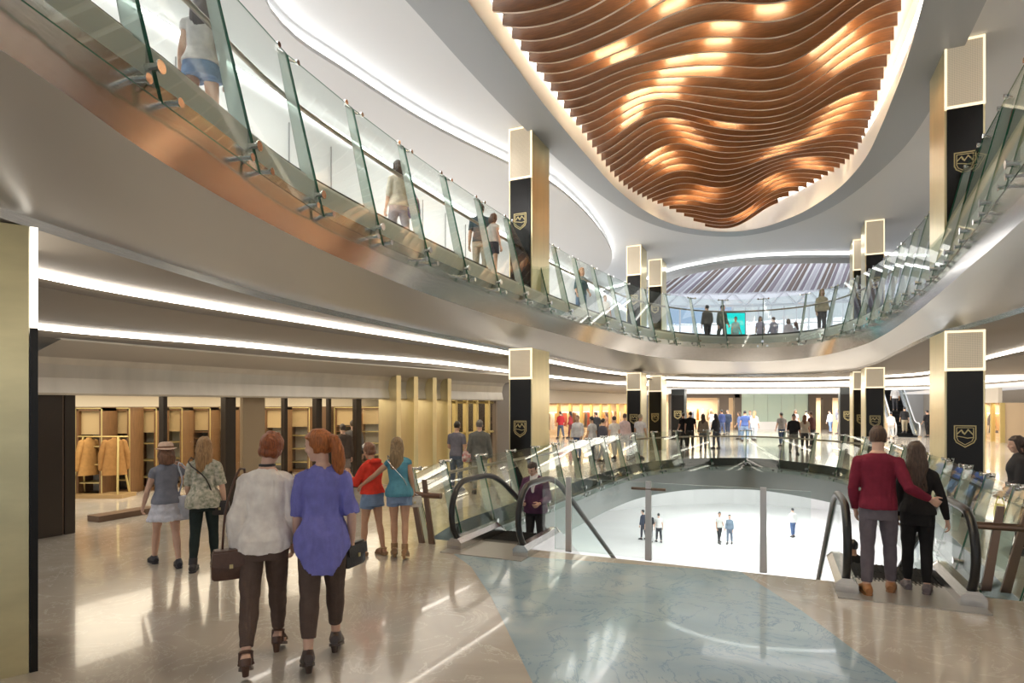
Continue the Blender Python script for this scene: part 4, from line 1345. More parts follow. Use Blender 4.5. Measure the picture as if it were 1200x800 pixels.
for i in range(5):
    a = 868+i*15.8; mb = MB(); fbox(a+.3, a+15.5, 461, 494, .06, mb); mb.build('green_pane', glass('green_glass', (.55, .68, .58), 1.5, diff=.75, dcol=(.60, .72, .62)), dp)
    mb = MB(); fbox(a-.25, a+.25, 461, 494, .14, mb); mb.build('mullion', mat('pale_green_mullion', (.45, .5, .45), .4), dp)
mb = MB(); fbox(868, 947, 494, 503, .5, mb, -.1); mb.build('counter_base', white, dp)
mb = MB(); mb.box((fx(895), D2+3.2, 1.6), (fx(1020)-fx(770), .1, 3.2)); mb.build('display_back', warm_back, dp)
for x, lb in ((822, 'far lit shop window left of the green glass'), (985, 'far lit shop window right of the green glass')):
    area('shop_lamp', (fx(x), D2+1.5, 2.5), 4, 2, 260, (1, .88, .7))
for i in range(12):
    px = (800, 805, 811, 817, 823, 829, 835, 839, 855, 958, 978, 990)[i]
    coat(V((fx(px), D2+1.2, 1.7)), R(80), [cloth(c) for c in ((.7, .25, .05), (.8, .75, .7), (.5, .35, .2), (.25, .3, .45))][i % 4], 'garment hanging in the far end shop windows', 'garments in the far end shop windows', name='garment')
# walls that close the lower level
mb = MB(); a = [G(742, 502.5)+V((.1, .5, 0)), V((fx(770), D2+6, 0)), V((fx(1020), D2+6, 0)), V((48, 62, 0))]
mb.strip(a, [p+ZZ*4.6 for p in a]); struct(mb.build('wall_far', mat('far_wall', (.6, .6, .6), .6)))
a = [ST(13.3, -5), ST(13.3, 75)]; mb = MB(); mb.strip(a, [p+ZZ*4.6 for p in a]); struct(mb.build('wall_right', mat('beige_wall', (.6, .52, .42), .6)))
a = [ST(-17.8, -5), ST(-17.8, 60)]; mb = MB(); mb.strip(a, [p+ZZ*4.6 for p in a]); struct(mb.build('wall_shop_side', cream))

# ------------------------------------------------------------------ upper level surroundings
mb = MB()
cols = [mat('upper_shop_%d' % i, c, .5) for i, c in enumerate(((.55, .47, .37), (.20, .13, .10), (.70, .62, .52), (.38, .27, .25), (.62, .62, .60)))]
rn = random.Random(3); t = -4; k = 0
while t < 33:
    wd = .7+1.3*rn.random(); mb.stbox(7.4, 7.5, t, t+wd, ZUP, 8.6, k % 5); t += wd; k += rn.choice((1, 2, 3))
struct(mb.build('wall_upper_right', cols))
mb = MB(); mb.stbox(7.2, 7.42, -4, 33, 7.3, 7.9); struct(mb.build('trim_16', mat('upper_fascia', (.66, .62, .56), .45)))
# tall glazed hall beyond the far curve
D3 = 64.0
win = MB(); pan = MB(); mul = MB()
arc = [V((18+20*math.sin(a), D3-8+8*math.cos(a), 0)) for a in (R(-80+160*i/40) for i in range(41))]
z0, z1, z2 = ZUP, 12.6, 14.0
blue_g = glass('sky_glass', (.62, .76, .95), 1.5, diff=.25, dcol=(.35, .5, .8))
clear_g = glass('hall_glass', (.93, .96, 1.0), 1.4, diff=.12, dcol=(.9, .93, .98))
for i in range(40):
    a, b = arc[i], arc[i+1]; px = 600+700*(a.x/a.y)
    for j in range(4):
        za, zb_ = z0+(z1-z0)*j/4, z0+(z1-z0)*(j+1)/4
        bl_ = (px < 815+10*((3-j)) and (i+j) % 5 != 0) or (px > 962 and j < 2) or (i*7+j*3) % 17 == 0
        pan.strip([a+ZZ*za, b+ZZ*za], [a+ZZ*zb_, b+ZZ*zb_], 1 if bl_ else 0)
struct(pan.build('window_1', [clear_g, blue_g]))
whitem = mat('white_steel', (.85, .86, .88), .4)
for i in range(41):
    mul.tube([arc[i]+ZZ*z0, arc[i]+ZZ*z1], .07 if i % 2 else .11, 4)
for j in range(1, 4):
    mul.tube([p+ZZ*(z0+(z1-z0)*j/4) for p in arc], .05, 4)
for i in range(0, 40):
    mul.tube([arc[i]+ZZ*(z1 if i % 2 else z2), arc[i+1]+ZZ*(z2 if i % 2 else z1)], .09, 4)
mul.tube([p+ZZ*z1 for p in arc], .14, 4); mul.tube([p+ZZ*z2 for p in arc], .14, 4)
struct(mul.build('trim_17', mat('truss_steel', (.62, .63, .68), .4)))
mb = MB(); mb.strip([p+V((0, .4, z1)) for p in arc], [p+V((0, .4, z2)) for p in arc]); struct(mb.build('window_2', glass('truss_glass', (.95, .96, 1.0), 1.3, diff=.3, dcol=(.9, .92, 1.0))))
arc2 = [V((18+11*math.sin(a), D3-22+6*math.cos(a), 0)) for a in (R(-80+160*i/80) for i in range(81))]
arc3 = [V((18+20*math.sin(a), D3-8+8*math.cos(a), 0)) for a in (R(-80+160*i/80) for i in range(81))]
mb = MB(); r2 = MB()
for i in range(80):
    a, b, c, d = arc3[i]+ZZ*z2, arc3[i+1]+ZZ*z2, arc2[i+1]+ZZ*15.0, arc2[i]+ZZ*15.0
    mb.add([a, b, c, d], [(0, 1, 2, 3)], (0, 1, 1, 0, 2)[i % 5])
    r2.tube([a-ZZ*.1, d-ZZ*.1], (.05, .12, .07)[i % 3], 4)
struct(mb.build('roof_louvres', [mat('louvre_plum', (.40, .34, .40), .5), mat('louvre_brown', (.30, .22, .19), .5), mat('louvre_pale', (.72, .70, .76), .5)]))
struct(r2.build('trim_18', whitem))

for k, (x, y, z, rx) in enumerate(((14, D3-22, 12.5, 75), (26, D3-24, 12.5, 75))):
    area('hall_fill', (x, y, z), 8, 3, 1700, (.95, .97, 1), (R(rx), 0, 0))  # unseen fill, added to brighten the glazed hall
# free-standing cyan screen on the far gallery
sp = V(((860.5-600)/700*30, 30, ZUP)); scr = empty('display_screen', sp, 'glowing cyan screen standing on the far upper gallery', 'screen')
mb = MB(); mb.box(sp+V((0, .03, 1.47)), (1.12, .06, 1.12)); mb.build('casing', darkst, scr)
mb = MB(); mb.box(sp+V((0, -.006, 1.47)), (1.06, .012, 1.06)); mb.build('screen', mat('cyan_screen', (0, .3, .3), .3, emit=(.0, .62, .60), estr=1.0), scr)
mb = MB(); mb.tube([sp, sp+V((0, .03, .95))], .05, 8); mb.box(sp+V((0, .03, .02)), (.6, .4, .04)); mb.build('stand', darkst, scr)

# ------------------------------------------------------------------ fill lights added to brighten the building
for (s, t, sx, sy, p) in ((-7.4, 3.5, 1.6, 7, 36), (-7.1, 11, 1.6, 7, 40), (-7.0, 19, 1.6, 7, 60), (6.6, 12, 2, 8, 50), (7, 22, 2, 8, 90), (-9.5, 30, 3, 10, 420), (-1, 34, 8, 3, 400), (5, 38, 6, 6, 320), (9.8, 30, 2, 8, 160), (0, 45, 12, 5, 1000)):
    area('ceiling_fill', ST(s, t, 3.12 if abs(s) < 8.3 and t < 25 else 2.93), sx, sy, p, (1, .93, .82), (0, 0, -TH))  # added fill under the lower ceilings, without fittings
for (s, t, p) in ((-1, 22, 320), (-1, 30, 580), (-9, 24, 330), (8, 24, 330), (-9, 12, 170), (8, 12, 170)):
    area('basement_fill', ST(s, t+8 if s == -1 else t, -1.3), 6, 6, p, (1, .98, .95), (0, 0, -TH))  # unseen fill added to make the basement bright white
for (s, t, sx, sy, p) in ((-7.2, 6, 2.4, 7, 170), (-7.2, 15, 2.4, 7, 170), (-7.0, 24, 2, 6, 140), (5.2, 8, 2, 7, 45), (5.2, 18, 2, 8, 45), (0, 27, 6, 1.5, 40)):
    area('gallery_fill', ST(s, t, 8.15 if s < -5 else 8.52), sx, sy, p, (1, .96, .92), (0, 0, -TH))  # added fill for the upper galleries, without fittings
# ------------------------------------------------------------------ the people
def wpt(root, p):
    return root.location+Matrix.Rotation(root.rotation_euler.z, 3, 'Z') @ V(p)


def bag(name, loc, rz, w_, d_, h_, m_, label, strap=None, kind='box', strap_m=None, r=.008):
    root = empty(name, loc, label, 'bag', None, rz); mb = MB()
    if kind == 'box':
        mb.rings([[V((sx*w_/2*k+0, sy*d_/2*k, z)) for sx, sy in ((-1, -.7), (-.7, -1), (.7, -1), (1, -.7), (1, .7), (.7, 1), (-.7, 1), (-1, .7))] for z, k in ((-h_, .86), (-h_+.015, .97), (-h_*.5, 1.), (-.02, .93), (0, .84))])
        b = mb.build('body', m_, root, smooth=40, local=True)
        mb = MB(); mb.prism([V((-w_*.47, -d_/2-.004, -.015)), V((w_*.47, -d_/2-.004, -.015)), V((w_*.47, -d_/2-.012, -h_*.5)), V((0, -d_/2-.014, -h_*.6)), V((-w_*.47, -d_/2-.012, -h_*.5))], V((0, -.006, 0))); mb.build('flap', m_, root, local=True)
        mb = MB(); mb.box((0, -d_/2-.022, -h_*.52), (.025, .008, .03)); mb.build('clasp', goldline, root, local=True)
    else:
        mb.rings([[V((w_/2*k*math.cos(a)*(1+.05*math.sin(3*a)), d_/2*k*math.sin(a), z)) for a in (2*math.pi*i/16 for i in range(16))] for z, k in ((-h_, .75), (-h_*.96, .95), (-h_*.6, 1.05), (-h_*.2, .92), (0, .8))])
        mb.build('body', m_, root, smooth=50, local=True)
    if strap:
        pts = [Matrix.Rotation(-rz, 3, 'Z') @ (V(p)-V(loc)) for p in strap]
        mb = MB(); mb.tube(cat_rom(pts, 20), r, 6); mb.build('strap', strap_m or m_, root, smooth=True, local=True)
    return root


DARK = (.045, .035, .032)
# the pair walking away close to the camera
fA, rA = person('person', G(310, 778), R(17), 1.735, 'f', 'fair', 'bun', (.27, .075, .022), lod=0,
                top=dict(name='blouse', hem=.49, sleeve=1.97, col=(.93, .86, .81), billow=1, infl=.0125, loose=.008, cuff=.004, flare=.0, wr=.014, ws=15, wz=.35, drop=.02),
                bottom=dict(kind='trousers', col=(.125, .085, .070), len=1.86, infl=.006, waist=.575, cuff=.027, wr=.008), shoes=dict(kind='sandal', col=(.10, .05, .035)),
                pose=dict(heel=.075, leg_l=(-15, 14, 1), leg_r=(17, 5, 0), foot_l=-6, head_roll=7, head_yaw=-12, head_pitch=6, roll=2, arm_l=((-.22, -.12, -1), (-.10, .15, -1)), arm_r=((.12, .10, -1), (.0, .45, -1))),
                label='auburn woman with an updo in white blouse and dark brown trousers, walking away')
nk = MB(); f = fA; nk.tube([f.neck+V((math.cos(t)*.052, math.sin(t)*.05-.004, .012)) for t in (2*math.pi*k/14 for k in range(15))], .011, 8); nk.build('neck_ribbon', mat('black_ribbon', (.02, .02, .022), .5), rA, local=True)
fB, rB = person('person', G(378, 777), R(16), 1.755, 'f', 'fair', 'ponytail', (.40, .125, .03), lod=0,
                top=dict(name='blouse', hem=.50, sleeve=.98, col=(.20, .20, .56), infl=.011, loose=.010, flare=.006, drop=.13, wr=.020, ws=15, wz=.3),
                bottom=dict(kind='trousers', col=(.115, .080, .067), len=1.74, infl=.008, cuff=.031, wr=.005), shoes=dict(col=(.05, .032, .028)),
                pose=dict(heel=.06, leg_l=(-9, 6, 1), leg_r=(14, 4, 1), foot_l=-3, head_yaw=62, head_roll=-7, head_pitch=4, arm_r=((.24, -.06, -1), (.02, .34, -.9)), arm_l=((-.13, .12, -1), (-.06, .5, -.9)), curl_r=55),
                label='ginger ponytailed woman in loose periwinkle blouse, turning to her auburn friend')
shA = wpt(rA, fA.tp(V((-.10*1.735, -.02, .822*1.735))))
bl_ = wpt(rA, (-.235, -.05, .92))
bag('handbag', bl_, R(30), .26, .12, .22, leather((.10, .05, .035)), 'brown leather bag hanging by a strap beside the auburn woman', [bl_+V((-.06, 0, -.01)), bl_+V((-.02, -.03, .3)), shA+V((-.03, -.045, -.03)), shA+V((0, 0, .035)), shA+V((-.01, .07, -.05)), bl_+V((.06, .06, .25)), bl_+V((.06, 0, -.01))], r=.009)
hb = wpt(rB, fB.arm['r'][2]+fB.arm['r'][3]*.09+V((.02, .02, -.03)))
bag('clutch', hb+V((0, 0, .10)), R(70), .26, .045, .19, leather((.03, .025, .028)), 'black clutch held in the hand of the ginger ponytailed woman')


# straw hat and floral blouse pair
def hat_on(f, root, col):
    mb = MB(); q = f.H/1.72; c, HM = f.head, f.HM
    mb.rings([[c+HM @ (V((rx*math.cos(a), ry*math.sin(a)-.008, z+.012*math.cos(2*a)*(1 if rx > .11 else 0)))*q) for a in (2*math.pi*k/24 for k in range(24))] for z, rx, ry in ((.045, .135, .15), (.05, .137, .152), (.062, .098, .118), (.11, .094, .112), (.14, .078, .095), (.148, .04, .05))])
    h = mb.build('hat', mat('straw_hat', (.72, .52, .40), .8, noise_amt=.1, noise_scale=60), root, smooth=50, local=True)
    mb = MB(); mb.rings([[c+HM @ (V((rx*math.cos(a), ry*math.sin(a)-.008, z))*q) for a in (2*math.pi*k/24 for k in range(24))] for z, rx, ry in ((.058, .1, .121), (.085, .0985, .1185))], cap=False)
    mb.build('hat_band', cloth((.25, .13, .08)), h, local=True)


fC, rC = person('person', G(195, 662), R(40), 1.545, 'f', 'fair', 'shoulder', (.20, .10, .06), lod=0,
                top=dict(name='vest_top', hem=.52, sleeve=.32, col=(.23, .245, .31), infl=.012, wr=.006), bottom=dict(kind='skirt', col=(.70, .72, .84), len=.385, flare=.042, tier=1, wr=.01),
                shoes=dict(col=(.03, .03, .045)), pose=dict(leg_l=(20, 6, 2), leg_r=(-14, 8, 2), arm_r=((.75, .25, -.6), (-.55, .25, .8)), arm_l=((-.3, .1, -1), (-.1, .45, -.8)), palm_r=V((-1, 0, 0)), curl_r=45, head_pitch=2),
                label='girl in straw hat, grey vest top and tiered pale skirt, seen from behind')
hat_on(fC, rC, None)
tb_ = wpt(rC, (.21, -.06, .86)); shC = wpt(rC, fC.tp(V((.085*1.545, -.015, .815*1.545))))
bag('tote_bag', tb_, R(50), .30, .13, .30, cloth((.62, .66, .78)), 'soft pale blue tote bag on the arm of the straw hat girl', [tb_+V((-.1, 0, -.02)), tb_+V((-.04, -.02, .2)), shC+V((.02, -.04, .0)), shC+V((.02, .03, .03)), tb_+V((.08, .02, .2)), tb_+V((.1, 0, -.02))], kind='soft', r=.01)
fD, rD = person('person', G(239, 666), R(14), 1.61, 'f', 'fair', 'long', (.34, .20, .09), lod=0,
                top=dict(name='blouse', hem=.47, sleeve=.9, col=(.70, .66, .58), col2=(.24, .27, .20), csc=26, infl=.014, loose=.012, flare=.014, wr=.008), bottom=dict(kind='leggings', col=(.022, .034, .034), infl=.003, cuff=.024, wr=.002),
                shoes=dict(kind='boot', col=(.03, .028, .028)), pose=dict(leg_l=(-8, 5, 1), leg_r=(10, 4, 2), arm_r=((.28, -.05, -1), (.1, .1, -1)), arm_l=((-.2, .1, -1), (-.1, .6, -.6)), head_yaw=18),
                label='long haired woman in floral blouse and dark leggings, seen from behind')
cb = wpt(rD, (.20, -.03, .83)); shD = wpt(rD, fD.tp(V((-.08*1.61, -.02, .82*1.61)))); bk = wpt(rD, (.05, -.135, 1.12))
bag('crossbody_bag', cb, R(10), .2, .08, .17, leather((.03, .025, .025)), 'small black crossbody bag at the hip of the floral blouse woman', [cb+V((-.06, -.02, -.01)), bk, shD+V((0, -.075, -.03)), shD+V((0, .0, .035)), wpt(rD, (0, .17, 1.1)), cb+V((.06, .04, -.01))], r=.008)

# girls in denim shorts
fE, rE = person('person', G(436, 650), R(52), 1.50, 'f', 'tan', 'bun', (.25, .12, .07), lod=0,
                top=dict(name='hoodie', hem=.55, sleeve=1.5, col=(.72, .055, .035), infl=.02, loose=.014, hood=1, wr=.01), bottom=dict(kind='shorts', col=(.20, .29, .46), len=.38, infl=.011, waist=.61),
                shoes=dict(kind='sandal', col=(.36, .22, .12)), pose=dict(leg_l=(8, 4, 2), leg_r=(-7, 5, 2), arm_r=((.2, .45, -.9), (-.2, .9, .3)), arm_l=((-.2, .5, -.9), (.25, .9, .5)), head_pitch=16),
                label='girl in red hooded top and denim shorts with a white headband')
mb = MB(); mb.tube([fE.head+fE.HM @ V((.082*math.cos(a), .012+.03*math.sin(a), .062+.055*math.sin(a)))*.88 for a in (math.pi*k/14 for k in range(15))], .016, 8); mb.build('headband', cloth((.85, .85, .84)), rE, smooth=True, local=True)
fF, rF = person('person', G(468, 654), R(8), 1.525, 'f', 'tan', 'long', (.27, .18, .09), lod=0,
                top=dict(name='tank_top', hem=.50, sleeve=.12, col=(.10, .29, .40), infl=.013, flare=.01, loose=.004, wr=.007), bottom=dict(kind='shorts', col=(.22, .31, .48), len=.40, infl=.010),
                shoes=dict(kind='boot', col=(.30, .18, .09)), pose=dict(heel=.05, leg_l=(5, 4, -1), leg_r=(-6, 6, 0), arm_l=((-.85, .25, -.75), (-.75, .45, -.6)), arm_r=((.2, -.03, -1), (.08, .2, -1)), roll=-3),
                label='girl in sleeveless blue top and denim shorts reaching towards the red top')
cb = wpt(rF, (.20, .05, .80)); shF = wpt(rF, fF.tp(V((-.07*1.525, -.02, .82*1.525)))); bk = wpt(rF, (.06, -.13, 1.05))
bag('shoulder_bag', cb, R(10), .19, .07, .14, leather((.62, .60, .55)), 'little pale bag on a chain worn over the sleeveless blue top', [cb+V((-.05, -.02, 0)), bk, shF+V((0, -.07, -.03)), shF+V((0, 0, .033)), wpt(rF, (-.02, .16, 1.0)), cb+V((.05, .03, 0))], r=.006, strap_m=chrome)

# shoppers by the shop line
person('person', G(402, 573), R(35), 1.56, 'm', 'fair', 'short', (.05, .035, .03), lod=1, top=dict(name='jacket', hem=.47, sleeve=1.95, col=(.10, .075, .06), infl=.022, loose=.014), bottom=dict(kind='shorts', col=(.25, .2, .17), len=.8), shoes=dict(col=(.1, .07, .05)), pose=dict(leg_l=(12, 4, 2), leg_r=(-10, 8, 2)), label='shopper in dark brown jacket and shorts between the auburn pair and the shop')
fH, rH = person('person', G(414, 570), R(20), 1.64, 'm', 'fair', 'short', (.08, .06, .05), lod=1, top=dict(name='jacket', hem=.47, sleeve=1.95, col=(.17, .165, .17), infl=.022, loose=.014), bottom=dict(kind='trousers', col=(.10, .10, .12)), shoes=dict(col=(.05, .05, .05)), pose=dict(leg_l=(-8, 4, 2), leg_r=(10, 4, 2)), label='shopper in grey jacket and dark trousers standing behind the brown jacket')
cb = wpt(rH, (-.27, -.02, .85)); bag('shopping_bag', cb, R(20), .22, .1, .26, cloth((.45, .03, .05)), 'small crimson shopping bag carried by the grey jacket shopper', [cb+V((-.06, 0, 0)), cb+V((-.03, 0, .09)), cb+V((.03, 0, .09)), cb+V((.06, 0, 0))], kind='soft')
person('person', V(((535-600)/700*14.0, 14.0, 0)), R(-20), 1.62, 'm', 'olive', 'short', (.03, .025, .02), lod=1, top=dict(hem=.5, sleeve=.7, col=(.16, .16, .20)), bottom=dict(kind='trousers', col=(.09, .12, .18)), shoes=dict(col=(.05, .04, .04)), pose=dict(arm_l=((-.2, .1, -1), (.1, .8, -.2))), label='man in slate grey shirt facing the gold framed shop window')
fJ, rJ = person('person', V(((562-600)/700*13.4, 13.4, 0)), R(5), 1.68, 'm', 'fair', 'short', (.16, .15, .14), lod=1, top=dict(name='jacket', hem=.47, sleeve=1.95, col=(.13, .135, .13), infl=.024, loose=.016), bottom=dict(kind='trousers', col=(.34, .34, .33)), shoes=dict(col=(.12, .1, .09)), pose=dict(leg_l=(12, 4, 2), leg_r=(-10, 8, 2)), label='grey haired man in dark grey jacket carrying a red and white bag')
cb = wpt(rJ, (-.26, .0, .98)); bag('shopping_bag', cb, R(10), .26, .1, .24, cloth((.70, .68, .66), (.45, .06, .08), 16), 'red and white patterned bag at the side of the grey haired man', [cb+V((-.08, 0, 0)), shJ := wpt(rJ, (-.17, -.02, 1.38)), cb+V((.08, 0, 0))], kind='soft')

# riders and the couple
fK, rK = person('person', ST(-3.88, 9.72, -.697+.006), R(160), 1.72, 'm', 'fair', 'short', (.035, .022, .018), lod=0,
                top=dict(name='jacket', hem=.47, sleeve=1.93, neck=.815, col=(.12, .05, .105), infl=.021, loose=.012, flare=.008), bottom=dict(kind='trousers', col=(.055, .05, .055)), shoes=dict(col=(.03, .02, .02)),
                pose=dict(arm_l=((-.3, .12, -1), (.35, .75, -.25)), arm_r=((.3, .12, -1), (-.35, .8, -.2)), head_pitch=26, head_yaw=-14, curl_l=40, curl_r=40), label='dark haired man in purple jacket riding the escalator, looking down')
mb = MB()
for sx in (-1, 1): limb(mb, [fK.tp(V((sx*.045, .05, 1.475))), fK.tp(V((sx*.03, .105, 1.40))), fK.tp(V((sx*.01, .135, 1.24)))], [.03, .032, .012], 8)
limb(mb, [fK.tp(V((0, .06, 1.46))), fK.tp(V((0, .112, 1.32))), fK.tp(V((0, .128, 1.2)))], [.045, .05, .03], 10)
mb.build('white_shirt', cloth((.82, .82, .84)), rK, smooth=True, local=True)
fL, rL = person('person', G(1029, 694), R(-28), 1.775, 'm', 'fair', 'short', (.10, .055, .035), lod=0,
                top=dict(name='sweater', hem=.505, sleeve=1.95, col=(.19, .018, .04), infl=.011, loose=.007, cuff=.006, wr=.008), bottom=dict(kind='trousers', col=(.15, .13, .155), infl=.004, cuff=.028, wr=.006), shoes=dict(col=(.38, .17, .065)),
                pose=dict(leg_l=(-7, 5, 2), leg_r=(8, 3, 3), toe_l=12, arm_r=((.30, -.45, -.82), (.62, .35, -.38)), arm_l=((-.20, .0, -1), (.10, .28, -1)), head_yaw=-6, curl_r=35, palm_r=V((0, 1, 0))), label='man in burgundy sweater and grey trousers with his arm around the woman')
fM, rM = person('person', G(1075, 692), R(-31), 1.60, 'f', 'fair', 'longwave', (.075, .045, .03), lod=0,
                top=dict(name='jacket', hem=.52, sleeve=1.97, col=(.018, .017, .018), infl=.009, loose=.005, cuff=.005, wr=.006), bottom=dict(kind='trousers', col=(.022, .020, .019), infl=.003, cuff=.025, wr=.004), shoes=dict(col=(.16, .13, .14)),
                pose=dict(leg_l=(3, 3, 1), leg_r=(-5, 4, 0), arm_r=((.33, -.05, -1), (.2, .12, -1)), arm_l=((-.1, .1, -1), (-.05, .4, -1)), head_roll=-4), label='woman in black with long wavy brown hair beside the burgundy sweater')
person('person', ST(1.22, 12.14, -2.08+.006), R(-24), 1.68, 'm', 'tan', 'short', (.012, .01, .01), lod=1, top=dict(name='jacket', hem=.48, sleeve=1.95, col=(.012, .012, .013), infl=.02), bottom=dict(kind='trousers', col=(.012, .012, .014)), shoes=dict(col=(.02, .02, .02)), label='person all in black riding down the escalator ahead of the couple')
fY, rY = person('person', V((6.85, 8.05, 0)), R(60), 1.58, 'f', 'fair', 'shoulder', (.05, .03, .025), lod=1, top=dict(name='jacket', hem=.5, sleeve=1.95, col=(.035, .035, .04), infl=.028, loose=.02), bottom=dict(kind='trousers', col=(.03, .03, .035)), shoes=dict(col=(.04, .03, .03)), pose=dict(arm_l=((-.2, .1, -1), (0, .7, -.6))), label='person in padded black jacket at the right edge behind the railing')
cb = wpt(rY, fY.arm['l'][2]+fY.arm['l'][3]*.06+V((0, 0, -.12))); bag('yellow_bag', cb, R(80), .22, .09, .22, cloth((.62, .60, .08)), 'bright yellow bag held by the person in the padded black jacket', [cb+V((-.06, 0, 0)), cb+V((-.02, 0, .1)), cb+V((.02, 0, .1)), cb+V((.06, 0, 0))], kind='soft')

# upper galleries
person('person', V((-3.22, 6.2, ZUP)), R(10), 1.66, 'f', 'fair', 'long', (.10, .075, .075), lod=0, top=dict(hem=.53, sleeve=.25, col=(.74, .70, .69), infl=.016, loose=.014), bottom=dict(kind='shorts', col=(.25, .36, .56), len=.32, infl=.013), shoes=dict(col=(.5, .45, .4)), pose=dict(leg_l=(-10, 8, 2), leg_r=(12, 4, 2), arm_r=((.22, -.1, -1), (.1, .15, -1))), label='long haired woman in pale top and denim shorts on the upper left gallery')
f2, r2 = person('person', V((-1.98, 10.45, ZUP)), R(35), 1.66, 'f', 'fair', 'shoulder', (.07, .05, .045), lod=1, top=dict(hem=.5, sleeve=1.2, col=(.72, .66, .55)), bottom=dict(kind='trousers', col=(.45, .40, .42)), shoes=dict(col=(.35, .25, .25)), pose=dict(leg_l=(14, 5, 2), leg_r=(-12, 8, 2)), label='dark haired woman in cream top with a violet bag on the upper gallery')
cb = wpt(r2, (.24, -.08, 1.0)); sh2 = wpt(r2, f2.tp(V((.09*1.66, -.02, .82*1.66))))
bag('shoulder_bag', cb, R(40), .28, .12, .34, cloth((.22, .20, .32)), 'violet grey shoulder bag worn by the cream topped woman upstairs', [cb+V((-.07, 0, 0)), sh2+V((0, -.05, -.02)), sh2+V((0, .02, .04)), cb+V((.07, .03, 0))], kind='soft')
person('person', V((-.68, 12.85, ZUP)), R(-5), 1.70, 'm', 'olive', 'short', (.03, .025, .022), lod=1, top=dict(hem=.5, sleeve=.8, col=(.06, .10, .12)), bottom=dict(kind='trousers', col=(.42, .38, .30)), shoes=dict(col=(.1, .08, .07)), label='man in dark teal shirt leaning at the upper railing beside a child')
person('person', V((-.40, 12.45, ZUP)), R(-40), 1.36, 'f', 'fair', 'shoulder', (.16, .09, .06), lod=1, top=dict(hem=.54, sleeve=.15, col=(.75, .70, .66)), bottom=dict(kind='shorts', col=(.06, .07, .10), len=.6), shoes=dict(col=(.4, .3, .25)), label='child in pale vest and navy shorts next to the teal shirt man upstairs')

W, K_ = (.78, .77, .76), (.03, .03, .033)
UPPER = [
    (681, 18.8, 1.68, 'f', 200, 'shoulder', (.35, .15, .05), (.06, .12, .14), (.10, .17, .28), 'copper haired person in dark teal top past the upper left column'),
    (709, 22.6, 1.55, 'f', 180, 'short', (.3, .2, .12), W, (.75, .7, .66), 'person in white seen through the upper glass left of the far columns'),
    (829, 25.7, 1.68, 'm', 10, 'short', K_, (.13, .13, .12), (.05, .05, .05), 'person in dark clothes at the far upper railing left of the cyan screen'),
    (846, 26.0, 1.74, 'm', -160, 'short', K_, (.14, .17, .15), (.12, .14, .13), 'tall person in grey green beside the cyan screen'),
    (862, 28.2, 1.55, 'f', 180, 'short', (.1, .08, .06), (.35, .72, .70), (.4, .55, .55), 'small person in pale green in front of the cyan screen'),
    (891, 28.5, 1.62, 'f', 150, 'shoulder', (.12, .1, .1), (.45, .40, .48), (.4, .36, .42), 'person in lilac grey right of the cyan screen'),
    (907, 28.9, 1.64, 'm', 20, 'short', (.08, .06, .06), (.30, .30, .38), (.35, .35, .42), 'person in slate blue at the far upper railing'),
    (924, 29.6, 1.66, 'f', -20, 'shoulder', (.2, .15, .12), (.66, .58, .60), (.5, .5, .55), 'person in pale pink at the far upper railing'),
    (933, 30.2, 1.60, 'f', 30, 'long', (.14, .09, .08), (.62, .60, .62), (.5, .48, .5), 'long haired person in pale grey at the far upper railing'),
    (963, 22.3, 1.70, 'f', 170, 'long', (.45, .32, .16), (.68, .62, .48), (.06, .06, .07), 'blonde person in cream top and dark trousers on the far right upper curve'),
    (1186, 8.75, 1.70, 'f', -70, 'shoulder', (.15, .05, .025), (.025, .025, .03), (.55, .34, .36), 'auburn person in black jacket on the upper right gallery'),
]
